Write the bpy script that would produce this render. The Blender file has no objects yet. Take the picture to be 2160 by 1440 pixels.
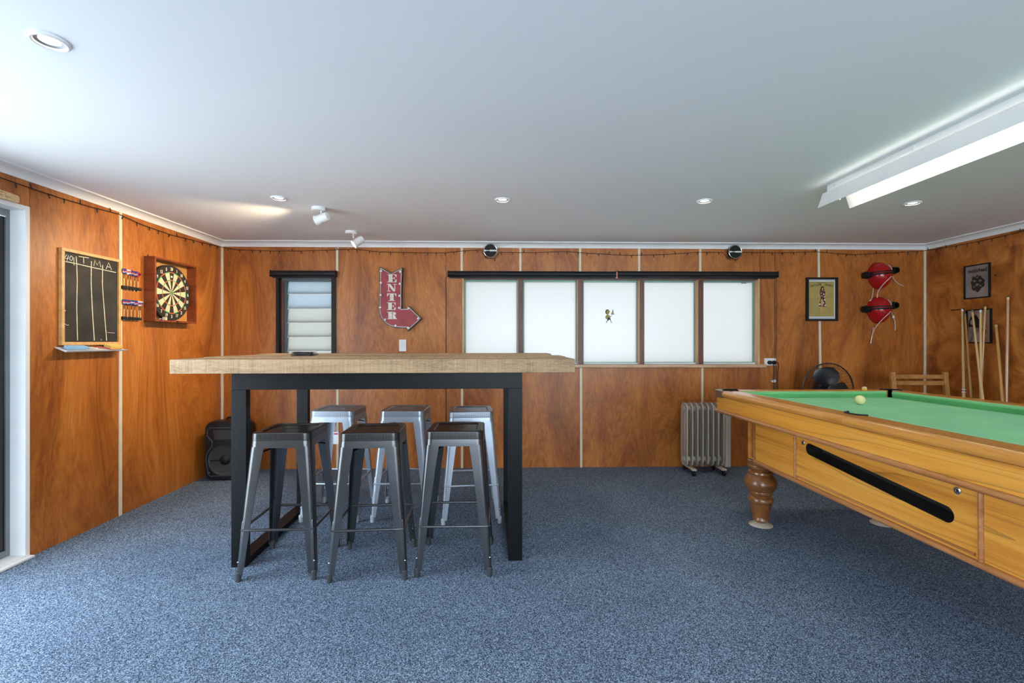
import bpy, bmesh, math, random
from mathutils import Vector, Matrix
random.seed(7)
R = math.radians
SC = bpy.context.scene
COL = SC.collection

# ------------------------------------------------------------------ camera, world, exposure
cam_d = bpy.data.cameras.new('camera')
cam_d.sensor_width = 36.0
cam_d.lens = 970.0 / 2160.0 * 36.0
cam_d.clip_start = 0.05
cam = bpy.data.objects.new('camera', cam_d)
COL.objects.link(cam)
cam.location = (0, 0, 1.25)
cam.rotation_euler = (R(90), 0, R(-1.312))
SC.camera = cam

SKY = 7.4
EXPO = 0.66
wd = bpy.data.worlds.new('overcast_sky')
SC.world = wd
wd.use_nodes = True
bg = wd.node_tree.nodes['Background']
bg.inputs['Color'].default_value = (0.74, 0.88, 1.0, 1)
bg.inputs['Strength'].default_value = SKY

def portal(loc, rot, sx, sy):
    l = bpy.data.lights.new('daylight_portal', 'AREA')
    l.shape = 'RECTANGLE'; l.size = sx; l.size_y = sy
    l.cycles.is_portal = True
    o = bpy.data.objects.new('daylight_portal', l); COL.objects.link(o)
    o.location = loc; o.rotation_euler = rot
    return o
portal((-2.97, 1.5, 1.02), (0, R(-90), 0), 1.98, 2.0)     # open side door
portal((1.55, -2.72, 1.35), (R(90), 0, 0), 4.7, 1.45)        # unseen opening added behind the camera to even out the daylight
portal((1.1, 4.72, 1.45), (R(-90), 0, 0), 3.0, 0.9)        # wide window
portal((-1.92, 4.72, 1.45), (R(-90), 0, 0), 0.6, 0.9)      # louvre window

sun_d = bpy.data.lights.new('sun', 'SUN'); sun_d.energy = 5.0; sun_d.angle = R(3.0); sun_d.color = (1.0, 0.96, 0.90)
sun = bpy.data.objects.new('sun', sun_d); COL.objects.link(sun)
sun.rotation_euler = (0, R(25), 0)        # high over the roof from the right: lights the terrace beyond the door, not the room

vs = SC.view_settings
vs.view_transform = 'Standard'; vs.look = 'None'
vs.exposure = EXPO; vs.gamma = 1.0; vs.use_curve_mapping = False
try:
    SC.cycles.use_denoising = True
    SC.cycles.use_light_tree = False
    SC.cycles.max_bounces = 7
    SC.cycles.diffuse_bounces = 4
    SC.cycles.adaptive_threshold = 0.05
    SC.cycles.glossy_bounces = 3
    SC.cycles.sample_clamp_indirect = 6.0
except Exception:
    pass

# room, metres
XL, XR, YB, YF, ZC, ZW = -2.739, 4.2945, 4.558, -2.6, 2.229, 2.176

# ------------------------------------------------------------------ materials
def nt(name):
    m = bpy.data.materials.new(name); m.use_nodes = True
    t = m.node_tree
    return m, t, t.nodes['Principled BSDF']
def N(t, typ, **kw):
    n = t.nodes.new(typ)
    for k, v in kw.items():
        if k in n.inputs: n.inputs[k].default_value = v
        else: setattr(n, k, v)
    return n
def L(t, a, ao, b, bi): t.links.new(a.outputs[ao], b.inputs[bi])
def ramp(t, stops, interp='LINEAR'):
    n = t.nodes.new('ShaderNodeValToRGB'); r = n.color_ramp; r.interpolation = interp
    while len(r.elements) > 1: r.elements.remove(r.elements[0])
    r.elements[0].position = stops[0][0]; r.elements[0].color = (*stops[0][1], 1)
    for p, c in stops[1:]:
        e = r.elements.new(p); e.color = (*c, 1)
    return n
def coords(t, scale=(1, 1, 1), rnd=0.0):
    tc = N(t, 'ShaderNodeTexCoord')
    mp = N(t, 'ShaderNodeMapping'); mp.inputs['Scale'].default_value = scale
    if rnd:
        oi = N(t, 'ShaderNodeObjectInfo')
        mu = N(t, 'ShaderNodeMath', operation='MULTIPLY'); mu.inputs[1].default_value = rnd
        L(t, oi, 'Random', mu, 0)
        ad = N(t, 'ShaderNodeVectorMath', operation='ADD')
        L(t, tc, 'Object', ad, 0); L(t, mu, 0, ad, 1); L(t, ad, 0, mp, 'Vector')
    else:
        L(t, tc, 'Object', mp, 'Vector')
    return mp
def plain(name, col, rough=0.5, metal=0.0, spec=0.5, coat=0.0, var=0.06, vscale=9.0, bump=0.0, bscale=60.0):
    """painted / moulded surface with slight procedural mottling"""
    m, t, b = nt(name)
    mp = coords(t)
    nz = N(t, 'ShaderNodeTexNoise', Scale=vscale, Detail=1.0)
    L(t, mp, 0, nz, 'Vector')
    lo = tuple(max(0, c * (1 - var)) for c in col); hi = tuple(min(1, c * (1 + var)) for c in col)
    rp = ramp(t, [(0.3, lo), (0.7, hi)])
    L(t, nz, 'Fac', rp, 'Fac'); L(t, rp, 'Color', b, 'Base Color')
    b.inputs['Roughness'].default_value = rough; b.inputs['Metallic'].default_value = metal
    b.inputs['Specular IOR Level'].default_value = spec
    b.inputs['Coat Weight'].default_value = coat
    if bump:
        n2 = N(t, 'ShaderNodeTexNoise', Scale=bscale, Detail=2.0); L(t, mp, 0, n2, 'Vector')
        bp = N(t, 'ShaderNodeBump', Strength=bump, Distance=0.002)
        L(t, n2, 'Fac', bp, 'Height'); L(t, bp, 'Normal', b, 'Normal')
    return m
def wood(name, dark, mid, light, scale, grain=3.0, rough=0.4, dist=1.2, coat=0.0, rnd=7.0, contrast=(0.32, 0.5, 0.7), fine=18.0, finew=0.35, lines=0.0, saw=None):
    """scale: large along the fibres means small numbers on that axis"""
    m, t, b = nt(name)
    mp = coords(t, scale, rnd)
    warp = N(t, 'ShaderNodeTexNoise', Scale=0.8, Detail=1.0)
    L(t, mp, 0, warp, 'Vector')
    wv = N(t, 'ShaderNodeVectorMath', operation='SCALE'); wv.inputs['Scale'].default_value = dist
    L(t, warp, 'Color', wv, 0)
    ad = N(t, 'ShaderNodeVectorMath', operation='ADD'); L(t, mp, 0, ad, 0); L(t, wv, 0, ad, 1)
    n1 = N(t, 'ShaderNodeTexNoise', Scale=grain, Detail=3.0, Roughness=0.55); L(t, ad, 0, n1, 'Vector')
    n2 = N(t, 'ShaderNodeTexNoise', Scale=fine, Detail=2.0, Roughness=0.6); L(t, ad, 0, n2, 'Vector')
    mx = N(t, 'ShaderNodeMix'); mx.data_type = 'FLOAT'; mx.inputs[0].default_value = finew
    t.links.new(n1.outputs['Fac'], mx.inputs[2]); t.links.new(n2.outputs['Fac'], mx.inputs[3])
    rp = ramp(t, [(contrast[0], dark), (contrast[1], mid), (contrast[2], light)])
    t.links.new(mx.outputs[0], rp.inputs['Fac'])
    out = rp.outputs['Color']
    if lines:
        wa = N(t, 'ShaderNodeTexNoise', Scale=grain * 0.55, Detail=1.0); L(t, ad, 0, wa, 'Vector')
        ml = N(t, 'ShaderNodeMath', operation='MULTIPLY'); ml.inputs[1].default_value = 8.0; L(t, wa, 'Fac', ml, 0)
        fr = N(t, 'ShaderNodeMath', operation='FRACT'); L(t, ml, 0, fr, 0)
        lr = ramp(t, [(0.0, (0.28,) * 3), (0.10, (0.8,) * 3), (0.25, (1, 1, 1)), (1.0, (1, 1, 1))])
        L(t, fr, 0, lr, 'Fac')
        mc = N(t, 'ShaderNodeMix'); mc.data_type = 'RGBA'; mc.blend_type = 'MULTIPLY'; mc.inputs[0].default_value = lines
        t.links.new(out, mc.inputs[6]); t.links.new(lr.outputs['Color'], mc.inputs[7]); out = mc.outputs[2]
    if saw:                                # cross-cut marks left by the saw
        ms = coords(t, saw); ns_ = N(t, 'ShaderNodeTexNoise', Scale=1.0, Detail=2.0); L(t, ms, 0, ns_, 'Vector')
        sr = ramp(t, [(0.34, (0.78,) * 3), (0.52, (1.0,) * 3), (0.68, (1.1,) * 3)]); L(t, ns_, 'Fac', sr, 'Fac')
        mc = N(t, 'ShaderNodeMix'); mc.data_type = 'RGBA'; mc.blend_type = 'MULTIPLY'; mc.inputs[0].default_value = 0.8
        t.links.new(out, mc.inputs[6]); t.links.new(sr.outputs['Color'], mc.inputs[7]); out = mc.outputs[2]
    t.links.new(out, b.inputs['Base Color'])
    b.inputs['Roughness'].default_value = rough; b.inputs['Coat Weight'].default_value = coat
    b.inputs['Coat Roughness'].default_value = 0.2
    return m
def emit(name, col, s, base=(0.9, 0.9, 0.88)):
    m, t, b = nt(name)
    b.inputs['Base Color'].default_value = (*base, 1)
    b.inputs['Emission Color'].default_value = (*col, 1); b.inputs['Emission Strength'].default_value = s
    return m
def frosted(name, col):
    """obscured glass: passes light diffusely, a little surface gloss"""
    m, t, b = nt(name)
    out = t.nodes['Material Output']
    tr = N(t, 'ShaderNodeBsdfTranslucent'); tr.inputs['Color'].default_value = (*[(c * 11.0 / SKY / 2 ** EXPO) ** 0.5 for c in col], 1)   # light crosses two faces
    gl = N(t, 'ShaderNodeBsdfGlossy', Roughness=0.25); gl.inputs['Color'].default_value = (0.9, 0.9, 0.9, 1)
    mx = N(t, 'ShaderNodeMixShader'); mx.inputs[0].default_value = 0.03
    L(t, tr, 0, mx, 1); L(t, gl, 0, mx, 2); L(t, mx, 0, out, 'Surface')
    return m
def perforated(name, col, rough, metal, pitch):
    """sheet metal with rows of small punched holes"""
    m, t, b = nt(name)
    tc = N(t, 'ShaderNodeTexCoord')
    mp = N(t, 'ShaderNodeMapping'); mp.inputs['Scale'].default_value = (1 / pitch, 1 / pitch, 1 / 0.006); mp.inputs['Location'].default_value = (0.5, 0.5, 0.75)
    vo = N(t, 'ShaderNodeTexVoronoi', Scale=1.0, Randomness=0.0)
    L(t, tc, 'Object', mp, 'Vector'); L(t, mp, 0, vo, 'Vector')
    rp = ramp(t, [(0.30, tuple(c * 0.12 for c in col)), (0.42, col)])
    L(t, vo, 'Distance', rp, 'Fac'); L(t, rp, 'Color', b, 'Base Color')
    b.inputs['Roughness'].default_value = rough; b.inputs['Metallic'].default_value = metal
    return m
def carpet():
    m, t, b = nt('blue_grey_carpet')
    mp = coords(t)
    v1 = N(t, 'ShaderNodeTexVoronoi', Scale=320.0); L(t, mp, 0, v1, 'Vector')
    n1 = N(t, 'ShaderNodeSeparateColor'); L(t, v1, 'Color', n1, 0)
    n2 = N(t, 'ShaderNodeTexNoise', Scale=2.2, Detail=3.0); L(t, mp, 0, n2, 'Vector')
    rp = ramp(t, [(0.0, (0.014, 0.021, 0.034)), (0.28, (0.050, 0.072, 0.110)), (0.58, (0.125, 0.175, 0.255)), (0.82, (0.22, 0.295, 0.405)), (1.0, (0.40, 0.50, 0.63))])
    L(t, n1, 0, rp, 'Fac')
    rp2 = ramp(t, [(0.3, (0.88, 0.88, 0.9)), (0.7, (1.08, 1.08, 1.06))]); L(t, n2, 'Fac', rp2, 'Fac')
    mc = N(t, 'ShaderNodeMix'); mc.data_type = 'RGBA'; mc.blend_type = 'MULTIPLY'; mc.inputs[0].default_value = 1.0
    t.links.new(rp.outputs[0], mc.inputs[6]); t.links.new(rp2.outputs[0], mc.inputs[7])
    t.links.new(mc.outputs[2], b.inputs['Base Color'])
    b.inputs['Roughness'].default_value = 0.95; b.inputs['Specular IOR Level'].default_value = 0.1
    return m

M = {}
M['ply'] = wood('varnished_plywood', (0.19, 0.047, 0.006), (0.39, 0.120, 0.018), (0.58, 0.215, 0.040), (2.6, 2.6, 0.6), grain=1.5, rough=0.40, dist=1.9, rnd=40.0, contrast=(0.31, 0.5, 0.70), fine=18.0, finew=0.38, lines=0.16)
M['ply_fig'] = wood('figured_plywood', (0.20, 0.050, 0.007), (0.40, 0.125, 0.020), (0.60, 0.225, 0.045), (2.4, 2.0, 1.5), grain=1.9, rough=0.40, dist=4.5, rnd=40.0, contrast=(0.34, 0.5, 0.66), fine=14.0, finew=0.16, lines=0.14)
M['batten'] = plain('cream_batten', (0.70, 0.62, 0.46), 0.5, var=0.05)
M['white'] = plain('white_paint', (0.80, 0.80, 0.79), 0.5, var=0.02)
M['ceil'] = plain('ceiling_paint', (0.83, 0.855, 0.87), 0.7, var=0.012, vscale=1.2)
M['carpet'] = carpet()
M['slab'] = plain('plaster_core', (0.35, 0.30, 0.25), 0.8)
M['paving'] = plain('pale_paving', (0.62, 0.62, 0.60), 0.8, var=0.08)
M['black'] = plain('black_plastic', (0.007, 0.007, 0.008), 0.5, spec=0.3)
M['blackm'] = plain('black_powder_coat', (0.009, 0.0095, 0.011), 0.45, spec=0.3, var=0.1)
M['tframe'] = plain('charcoal_steel', (0.0045, 0.0048, 0.006), 0.42, spec=0.22, var=0.12)
M['brownwood'] = wood('dark_red_timber', (0.05, 0.014, 0.006), (0.11, 0.03, 0.012), (0.19, 0.055, 0.02), (14, 14, 1), rough=0.4)
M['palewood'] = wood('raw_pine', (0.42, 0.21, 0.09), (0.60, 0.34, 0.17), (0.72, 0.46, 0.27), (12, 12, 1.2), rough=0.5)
M['sillwood'] = wood('sill_pine', (0.40, 0.24, 0.12), (0.55, 0.36, 0.20), (0.66, 0.46, 0.29), (1.2, 12, 12), rough=0.45)
M['green_alu'] = plain('green_anodised', (0.20, 0.36, 0.28), 0.4, metal=0.2)
M['alu'] = plain('grey_aluminium', (0.25, 0.26, 0.28), 0.4, metal=0.6)
M['dglass'] = plain('dark_tinted_glass', (0.006, 0.006, 0.007), 0.06, var=0.2)
M['pane'] = frosted('obscure_glass', (0.102, 0.0925, 0.0845))
M['blade_a'] = frosted('louvre_glass_sky_tone', (0.068, 0.076, 0.080))  # blurred sky light from outside is put into the glass colour
M['blade_b'] = frosted('louvre_glass_fence_tone', (0.084, 0.079, 0.066))  # light off the fence outside is put into the glass colour
M['blade_edge'] = frosted('louvre_glass_edge', (0.11, 0.105, 0.10))
M['oak'] = wood('rough_sawn_oak', (0.20, 0.115, 0.052), (0.37, 0.235, 0.118), (0.48, 0.335, 0.185), (1.1, 7, 9), grain=2.2, rough=0.6, rnd=9.0, fine=26.0, finew=0.5, saw=(120, 1.5, 2.0))
M['honey'] = wood('honey_timber', (0.50, 0.165, 0.018), (0.74, 0.315, 0.040), (0.83, 0.41, 0.075), (9, 0.45, 14), grain=1.2, rough=0.32, dist=0.9, coat=0.4, rnd=11.0, fine=12.0, finew=0.22, lines=0.60)
M['honey_rail'] = wood('honey_rail_timber', (0.46, 0.17, 0.025), (0.62, 0.26, 0.045), (0.72, 0.35, 0.08), (12, 0.7, 12), grain=1.4, rough=0.25, coat=0.6, rnd=11.0)
M['redwood'] = wood('reddish_moulding', (0.26, 0.085, 0.02), (0.42, 0.16, 0.045), (0.56, 0.27, 0.10), (12, 0.8, 12), grain=2.0, rough=0.35, coat=0.3)
M['legwood'] = wood('turned_leg_timber', (0.15, 0.05, 0.012), (0.25, 0.09, 0.022), (0.34, 0.14, 0.04), (6, 6, 3), grain=2.0, rough=0.3, coat=0.5)
M['baize'] = plain('green_baize', (0.17, 0.50, 0.20), 0.9, spec=0.1, var=0.06, vscale=5.0, bump=0.3, bscale=500.0)
_b = M['baize'].node_tree.nodes['Principled BSDF']
_b.inputs['Sheen Weight'].default_value = 0.18; _b.inputs['Sheen Roughness'].default_value = 0.35; _b.inputs['Sheen Tint'].default_value = (0.8, 1.0, 0.9, 1)
M['gun'] = plain('gunmetal_sheet', (0.105, 0.108, 0.114), 0.30, metal=0.85, var=0.08)
M['gun_perf'] = perforated('gunmetal_perforated', (0.10, 0.098, 0.097), 0.32, 0.85, 0.0066)
M['silver'] = plain('silver_grey_sheet', (0.40, 0.44, 0.50), 0.36, metal=0.75, var=0.06)
M['silver_perf'] = perforated('silver_perforated', (0.42, 0.46, 0.52), 0.38, 0.75, 0.0066)
M['rubber'] = plain('grey_rubber', (0.035, 0.038, 0.042), 0.6)
M['rubber_l'] = plain('pale_rubber', (0.38, 0.42, 0.46), 0.6)
M['chrome'] = plain('chrome', (0.62, 0.62, 0.62), 0.2, metal=1.0)
M['brass'] = plain('brass', (0.62, 0.42, 0.16), 0.3, metal=1.0)
M['bronze'] = plain('brown_cast_corner', (0.17, 0.115, 0.085), 0.28, metal=0.35, coat=0.4)
M['ivory'] = plain('aged_ivory_ball', (0.78, 0.70, 0.34), 0.15, coat=0.5, var=0.12, vscale=20.0)
M['footplate'] = plain('tarnished_foot', (0.66, 0.58, 0.48), 0.35, metal=0.25, var=0.15)
M['beige'] = plain('beige_enamel', (0.46, 0.43, 0.37), 0.4, var=0.05)
M['red'] = plain('red_plastic', (0.38, 0.007, 0.009), 0.22, coat=0.3)
M['signred'] = plain('weathered_red_tin', (0.31, 0.032, 0.042), 0.5, var=0.18, vscale=14.0)
M['signdark'] = plain('rusty_dark_tin', (0.030, 0.020, 0.016), 0.5, var=0.3)
M['signrim'] = plain('worn_silver_rim', (0.42, 0.40, 0.38), 0.45, metal=0.3, var=0.3)
M['signwhite'] = plain('chipped_white_print', (0.66, 0.63, 0.56), 0.6, var=0.12, vscale=30.0)
M['bulb'] = plain('milky_bulb', (0.80, 0.79, 0.77), 0.25)
M['slate'] = plain('blackboard_slate', (0.018, 0.017, 0.016), 0.7, var=0.6, vscale=7.0)
M['chalk'] = plain('chalk_mark', (0.62, 0.57, 0.44), 0.9, var=0.15, vscale=60.0)
M['chalkw'] = plain('white_chalk_mark', (0.62, 0.62, 0.60), 0.9, var=0.2, vscale=60.0)
M['pinefr'] = wood('light_pine_frame', (0.50, 0.26, 0.08), (0.62, 0.35, 0.13), (0.70, 0.44, 0.2), (9, 9, 2), rough=0.4)
M['mahog'] = wood('mahogany_stain', (0.13, 0.024, 0.006), (0.21, 0.045, 0.012), (0.29, 0.07, 0.02), (10, 10, 1.2), rough=0.35)
M['cork'] = plain('tan_backing', (0.50, 0.23, 0.06), 0.7, var=0.08)
M['dblack'] = plain('sisal_black', (0.016, 0.014, 0.012), 0.8, var=0.2, vscale=120.0)
M['dcream'] = plain('sisal_cream', (0.62, 0.54, 0.34), 0.85, var=0.08, vscale=120.0)
M['dred'] = plain('sisal_red', (0.62, 0.085, 0.04), 0.8)
M['dgreen'] = plain('sisal_green', (0.04, 0.33, 0.13), 0.8)
M['wire'] = plain('pale_wire_numbers', (0.72, 0.66, 0.5), 0.5)
M['paper'] = plain('white_paper', (0.72, 0.72, 0.70), 0.7)
M['mat_grey'] = plain('pale_mount_board', (0.50, 0.53, 0.56), 0.7)
M['parch'] = plain('mustard_parchment', (0.40, 0.30, 0.085), 0.6, var=0.08)
M['ink'] = plain('dark_print_ink', (0.020, 0.014, 0.012), 0.6)
M['skin_ink'] = plain('flesh_print_ink', (0.58, 0.30, 0.10), 0.6)
M['maroon'] = plain('maroon_print_ink', (0.085, 0.018, 0.015), 0.6)
M['foil'] = plain('grey_foil_print', (0.27, 0.225, 0.22), 0.3, metal=0.1, var=0.25, vscale=5.0)
M['pinkpaper'] = plain('pinkish_poster_paper', (0.42, 0.29, 0.24), 0.4, var=0.08)
M['redink'] = plain('red_print_ink', (0.45, 0.03, 0.035), 0.6)
M['greyink'] = plain('grey_print_ink', (0.20, 0.17, 0.14), 0.6)
M['tube'] = plain('clear_drinking_tube', (0.62, 0.50, 0.42), 0.25)
M['cuewood'] = wood('pale_cue_timber', (0.50, 0.30, 0.11), (0.62, 0.40, 0.17), (0.70, 0.50, 0.26), (30, 30, 1), rough=0.25, coat=0.5)
M['cueamber'] = wood('amber_cue_timber', (0.38, 0.17, 0.03), (0.50, 0.25, 0.06), (0.58, 0.33, 0.1), (30, 30, 1), rough=0.25, coat=0.5)
M['cuered'] = wood('reddish_cue_timber', (0.34, 0.15, 0.06), (0.46, 0.22, 0.10), (0.54, 0.30, 0.15), (30, 30, 1), rough=0.25, coat=0.5)
M['chairwood'] = wood('beech_chair', (0.28, 0.115, 0.030), (0.40, 0.18, 0.052), (0.50, 0.25, 0.085), (4, 4, 2), rough=0.4)
M['blue'] = plain('pale_blue_foam', (0.25, 0.47, 0.72), 0.7)
M['yellow'] = plain('yellow_sponge', (0.74, 0.50, 0.14), 0.9)
M['redpen'] = plain('red_pencil', (0.50, 0.05, 0.03), 0.5)
M['flag_red'] = plain('flight_red', (0.55, 0.04, 0.06), 0.5)
M['flag_blue'] = plain('flight_blue', (0.04, 0.06, 0.28), 0.5)
M['flag_white'] = plain('flight_white', (0.68, 0.64, 0.66), 0.5)
M['lens_lamp'] = emit('lit_downlight_lens', (1.0, 0.90, 0.74), 7.0)
M['spot_lamp'] = emit('lit_spot_lens', (1.0, 0.88, 0.70), 8.0)
M['tubelamp'] = emit('lit_fluorescent_tube', (1.0, 1.0, 0.86), 6.0)
M['trough'] = plain('dark_metal_trough', (0.035, 0.033, 0.032), 0.3, metal=0.4)
M['dteal'] = plain('dark_teal_frame', (0.06, 0.08, 0.085), 0.4)
M['teal'] = plain('chalk_cube_blue', (0.55, 0.68, 0.72), 0.8)
M['copper'] = plain('copper_bracket', (0.45, 0.2, 0.12), 0.35, metal=0.7)
M['speakergrey'] = plain('speaker_cone', (0.030, 0.028, 0.026), 0.5, bump=0.4, bscale=300.0)
M['fanblack'] = plain('fan_blade', (0.015, 0.016, 0.019), 0.3)

# ------------------------------------------------------------------ geometry helpers
class MB:
    def __init__(s): s.bm = bmesh.new()
    def box(s, x0, x1, y0, y1, z0, z1, bev=0.0, seg=2):
        mt = Matrix.Translation(((x0 + x1) / 2, (y0 + y1) / 2, (z0 + z1) / 2)) @ Matrix.Diagonal((abs(x1 - x0), abs(y1 - y0), abs(z1 - z0), 1))
        r = bmesh.ops.create_cube(s.bm, size=1.0, matrix=mt)
        if bev > 0:
            ed = list({e for v in r['verts'] for e in v.link_edges})
            bmesh.ops.bevel(s.bm, geom=ed, offset=bev, segments=seg, affect='EDGES', profile=0.5)
        return s
    def poly(s, pts, z0, z1, M4=None):
        """prism of a 2-D outline (x, y) from z0 to z1"""
        M4 = M4 or Matrix.Identity(4)
        lo = [s.bm.verts.new(M4 @ Vector((p[0], p[1], z0))) for p in pts]
        hi = [s.bm.verts.new(M4 @ Vector((p[0], p[1], z1))) for p in pts]
        n = len(pts)
        s.bm.faces.new(lo[::-1]); s.bm.faces.new(hi)
        for i in range(n):
            s.bm.faces.new((lo[i], lo[(i + 1) % n], hi[(i + 1) % n], hi[i]))
        return s
    def loft(s, loops, closed=True, cap0=True, cap1=True):
        """quads between successive vertex loops of equal length"""
        vs_ = [[s.bm.verts.new(p) for p in lp] for lp in loops]
        n = len(loops[0]); m = n if closed else n - 1
        for a, b in zip(vs_[:-1], vs_[1:]):
            for i in range(m):
                s.bm.faces.new((a[i], a[(i + 1) % n], b[(i + 1) % n], b[i]))
        if cap0: s.bm.faces.new(vs_[0][::-1])
        if cap1: s.bm.faces.new(vs_[-1])
        return s
    def lathe(s, prof, c=(0, 0, 0), axis='Z', n=24, cap=True):
        """prof: (radius, height) pairs turned about an axis through c"""
        loops = []
        for r, h in prof:
            lp = []
            for i in range(n):
                a = 2 * math.pi * i / n; u, v = r * math.cos(a), r * math.sin(a)
                p = {'Z': (u, v, h), 'Y': (u, h, v), 'X': (h, u, v)}[axis]
                lp.append(Vector(p) + Vector(c))
            loops.append(lp)
        return s.loft(loops, cap0=cap, cap1=cap)
    def tube(s, path, r, n=8, closed=False, cap=True, flat=1.0):
        P = [Vector(p) for p in path]; k = len(P)
        rr = r if isinstance(r, (list, tuple)) else [r] * k
        loops = []; prev = None
        for i in range(k):
            a = P[i - 1] if (i > 0 or closed) else P[i]
            b = P[(i + 1) % k] if (i < k - 1 or closed) else P[i]
            t = (b - a).normalized()
            if prev is None:
                up = Vector((0, 0, 1)) if abs(t.z) < 0.9 else Vector((1, 0, 0))
                u = t.cross(up).normalized()
            else:
                u = (prev - t * prev.dot(t)).normalized()
            prev = u; v = t.cross(u)
            loops.append([P[i] + u * (rr[i] * math.cos(2 * math.pi * j / n)) + v * (rr[i] * flat * math.sin(2 * math.pi * j / n)) for j in range(n)])
        if closed:
            loops.append(loops[0])
            vs_ = [[s.bm.verts.new(p) for p in lp] for lp in loops[:-1]]; vs_.append(vs_[0])
            for a, b in zip(vs_[:-1], vs_[1:]):
                for i in range(n): s.bm.faces.new((a[i], a[(i + 1) % n], b[(i + 1) % n], b[i]))
            return s
        return s.loft(loops, cap0=cap, cap1=cap)
    def ball(s, c, r, sc=(1, 1, 1), u=16, v=10, M4=None):
        mt = Matrix.Translation(c) @ (M4 or Matrix.Identity(4)) @ Matrix.Diagonal((sc[0], sc[1], sc[2], 1))
        bmesh.ops.create_uvsphere(s.bm, u_segments=u, v_segments=v, radius=r, matrix=mt)
        return s
    def mesh(s, name, mat, ang=38):
        bmesh.ops.recalc_face_normals(s.bm, faces=s.bm.faces)
        lim = R(ang)
        for f in s.bm.faces: f.smooth = True
        for e in s.bm.edges:
            e.smooth = not (len(e.link_faces) != 2 or e.calc_face_angle(0) > lim)
        me = bpy.data.meshes.new(name); s.bm.to_mesh(me); s.bm.free()
        me.materials.append(mat)
        return me
    def build(s, name, mat, parent=None, ang=38):
        o = place(name, s.mesh(name, mat, ang), parent)
        w = o.modifiers.new('weighted_normals', 'WEIGHTED_NORMAL'); w.keep_sharp = True
        return o
def place(name, me, parent=None, loc=None, rot=None):
    o = bpy.data.objects.new(name, me); COL.objects.link(o)
    if parent is not None: o.parent = parent
    if loc is not None: o.location = loc
    if rot is not None: o.rotation_euler = rot
    return o
def tag(o, label=None, cat=None, group=None, kind=None):
    if label: o['label'] = label
    if cat: o['category'] = cat
    if group: o['group'] = group
    if kind: o['kind'] = kind
    return o
def thing(name, label, cat, loc=(0, 0, 0), rot=(0, 0, 0), group=None):
    o = bpy.data.objects.new(name, None); COL.objects.link(o)
    o.empty_display_size = 0.05
    o.location = loc; o.rotation_euler = rot
    return tag(o, label, cat, group)
def struct(name, loc=(0, 0, 0)):
    o = bpy.data.objects.new(name, None); COL.objects.link(o); o.location = loc
    o.empty_display_size = 0.05; o['kind'] = 'structure'
    return o
def copy_tree(o, parent=None):
    c = o.copy(); COL.objects.link(c); c.parent = parent
    for ch in list(o.children): copy_tree(ch, c)
    return c
BACK, LEFT, RIGHT = (R(90), 0, 0), (R(90), 0, R(90)), (R(90), 0, R(-90))   # local x right, y up, z out of the wall
def on_back(x, z): return (x, YB, z)
def on_left(y, z): return (XL, y, z)
def on_right(y, z): return (XR, y, z)
def arc(cx, cy, r, a0, a1, n, ry=None):
    ry = r if ry is None else ry
    return [(cx + r * math.cos(R(a0 + (a1 - a0) * i / n)), cy + ry * math.sin(R(a0 + (a1 - a0) * i / n))) for i in range(n + 1)]
def rrect(hx, hy, r, n=5, cx=0, cy=0):
    p = []
    for sx, sy, a in ((1, 1, 0), (-1, 1, 90), (-1, -1, 180), (1, -1, 270)):
        p += arc(cx + sx * (hx - r), cy + sy * (hy - r), r, a, a + 90, n)
    return p
def inset(pts, d):
    """mitred inward offset of a counter-clockwise outline"""
    out = []; n = len(pts)
    for i in range(n):
        a, b, c = Vector(pts[i - 1]), Vector(pts[i]), Vector(pts[(i + 1) % n])
        e1, e2 = (b - a).normalized(), (c - b).normalized()
        n1, n2 = Vector((-e1.y, e1.x)), Vector((-e2.y, e2.x))
        k = 1 + n1.dot(n2)
        out.append(tuple(b + (n1 + n2) * (d / max(k, 0.35))))
    return out
def crom(P, n=5):
    """smooth curve through the points"""
    P = [Vector(p) for p in P]; Q = [P[0] * 2 - P[1]] + P + [P[-1] * 2 - P[-2]]; out = []
    for i in range(1, len(Q) - 2):
        for k in range(n):
            t = k / n; a, b, c, d = Q[i - 1:i + 3]
            out.append(0.5 * (2 * b + (c - a) * t + (2 * a - 5 * b + 4 * c - d) * t * t + (3 * b - a - 3 * c + d) * t ** 3))
    return out + [P[-1]]
def text_mesh(body, size, name, mat, depth=0.0004, align='CENTER', squeeze=1.0, bold=0.0):
    cu = bpy.data.curves.new(name, 'FONT')
    cu.body = body; cu.size = size; cu.extrude = depth; cu.align_x = align; cu.align_y = 'CENTER'
    cu.resolution_u = 3; cu.offset = bold
    ob = bpy.data.objects.new('lettering_source', cu); COL.objects.link(ob)
    bpy.context.view_layer.update()
    me = bpy.data.meshes.new_from_object(ob.evaluated_get(bpy.context.evaluated_depsgraph_get()))
    bpy.data.objects.remove(ob); bpy.data.curves.remove(cu)
    if squeeze != 1.0:
        me.transform(Matrix.Diagonal((squeeze, 1, 1, 1)))
    me.materials.clear(); me.materials.append(mat)
    return me

# ------------------------------------------------------------------ room shell
fl = MB().box(XL - 0.22, XR + 0.15, YF - 0.15, YB + 0.16, -0.12, 0.0).build('floor', M['carpet']); tag(fl, kind='structure')
ce = MB().box(XL - 0.26, XR + 0.15, YF - 0.15, YB + 0.16, ZC, ZC + 0.12).build('ceiling', M['ceil']); tag(ce, kind='structure')
pv = MB().box(XL - 6.5, XL - 0.221, YF - 3, YB + 3, -0.2, -0.09).build('terrace_paving', M['paving']); tag(pv, kind='structure')

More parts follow.
